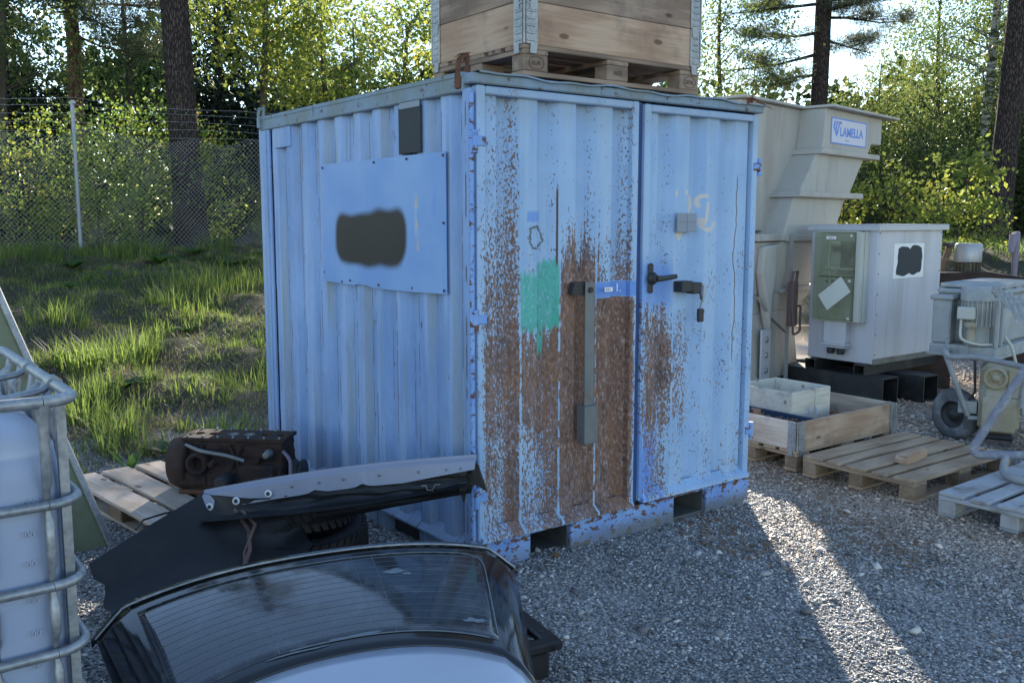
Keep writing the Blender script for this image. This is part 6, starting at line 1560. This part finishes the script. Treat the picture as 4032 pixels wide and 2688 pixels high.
big = [(1.55, 8.8, .34, 260, .5), (2.2, 9.5, .34, 260, .55), (2.9, 10.0, .30, 200, .5), (1.2, 8.2, .3, 170, .4), (-.15, 5.95, .34, 420, .38), (.1, 6.2, .36, 320, .30), (-.45, 5.8, .28, 240, .3), (-.6, 4.75, .30, 200, .24), (-.8, 4.25, .30, 180, .22), (-.68, 3.7, .26, 160, .2), (-.75, 3.3, .22, 120, .18), (.9, 7.3, .22, 150, .4),
       (1.35, 12.4, .32, 260, .45), (.3, 12.1, .34, 260, .5), (2.0, 12.6, .36, 220, .4), (-.4, 11.6, .3, 200, .5), (3.3, 12.8, .42, 160, .3), (-.3, 7.6, .28, 200, .35), (-1.3, 6.4, .3, 200, .4), (0.9, 5.0, .18, 120, .3), (.1, 3.6, .16, 100, .25), (-.35, 2.95, .2, 90, .14), (-.2, 2.85, .18, 60, .1)]
B = np.array(big); parts.append(blades(B[:, 0], B[:, 1], B[:, 3], B[:, 2], B[:, 4], rg, .6, .0055))
x, y = region(260, 11.5, 19, 1.5, 8.5); parts.append(blades(x, y, np.full(len(x), 26), rg.uniform(.14, .32, len(x)), rg.uniform(.1, .3, len(x)), rg, .6, .007))
x, y = region(4000, -2.8, 5.6, 2.5, 13.4); parts.append(blades(x, y, np.full(len(x), 12), rg.uniform(.04, .10, len(x)), rg.uniform(.08, .2, len(x)), rg, .9, .004))
grass_obj('grass', 'green grass tufts growing on the bank', parts, 'grass_blade')
x, y = region(2400, -3.2, 6.0, 2.4, 13.6); parts = [blades(x, y, np.full(len(x), 20), rg.uniform(.05, .14, len(x)), rg.uniform(.08, .25, len(x)), rg, 1.1, .003)]
x, y = region(120, -1.5, 0.6, 2.5, 4.2); parts.append(blades(x, y, np.full(len(x), 40), rg.uniform(.06, .14, len(x)), rg.uniform(.1, .25, len(x)), rg, 1.1, .0022))
grass_obj('dry_grass', 'dry straw-coloured grass matted on the bank', parts, 'dry_grass_blade')
# broad-leaved weeds and a dandelion
def weed(label, loc, n, L, up, name='weed', mat='weed_leaf', w=.3):
    t = thing(name, label, 'weed', (loc[0], loc[1], float(terrain(*loc))), 0, 'broad-leaved weeds on the bank'); rg_ = random.Random(int(loc[0] * 100) + n)
    for k in range(n):
        a = k * 2.4 + rg_.uniform(-.3, .3); l = L * rg_.uniform(.7, 1.1); m = MB(); V = []; N = 6
        for i in range(N + 1):
            f = i / N; wd = l * w * math.sin(min(1, f * 1.05 + .08) * math.pi) ** .7 * (1 + .25 * math.sin(i * 2.6)); r = l * f * (1 - up * .35); z = l * (up * f * 1.0 - (1 - up) * .0 + .18 * math.sin(f * 3.1) * (1 - up))
            for s_ in (-1, 0, 1): V.append((math.cos(a) * r - math.sin(a) * wd * s_ * .5, math.sin(a) * r + math.cos(a) * wd * s_ * .5, z + (.02 if s_ else 0) * l * 4 * .3 + .01))
        F = [[3 * i + j, 3 * i + j + 1, 3 * i + 4 + j, 3 * i + 3 + j] for i in range(N) for j in (0, 1)]
        m.add(V, F, None, True); m.build('leaf', mat, t)
weed('bright upright dandelion plant behind the engine pallet', (-.83, 2.86), 5, .22, .9)
for k, (x, y, s_) in enumerate(((.6, 10.9, .34), (1.9, 11.3, .4), (2.4, 11.6, .36), (3.0, 11.2, .3), (.2, 9.3, .2), (.9, 7.0, .2), (-.5, 3.15, .22), (-.3, 4.9, .2), (3.6, 11.9, .3), (2.7, 12.0, .28))):
    weed(('dark broad-leaved weed below the fence, leftmost', 'large dark broad-leaved weed below the fence post', 'broad-leaved weed right of the large one below the fence', 'broad-leaved weed on the bare path below the fence', 'small weed in the shaded upper bank', 'grey-green weed between the sunlit tufts', 'flat weed just behind the engine pallet', 'flat weed in the shaded lower bank', 'leafy weed at the top of the bank by the thick pine', 'leafy weed in the bare patch near the thick pine')[k], (x, y), 7, s_, .25, w=.6)
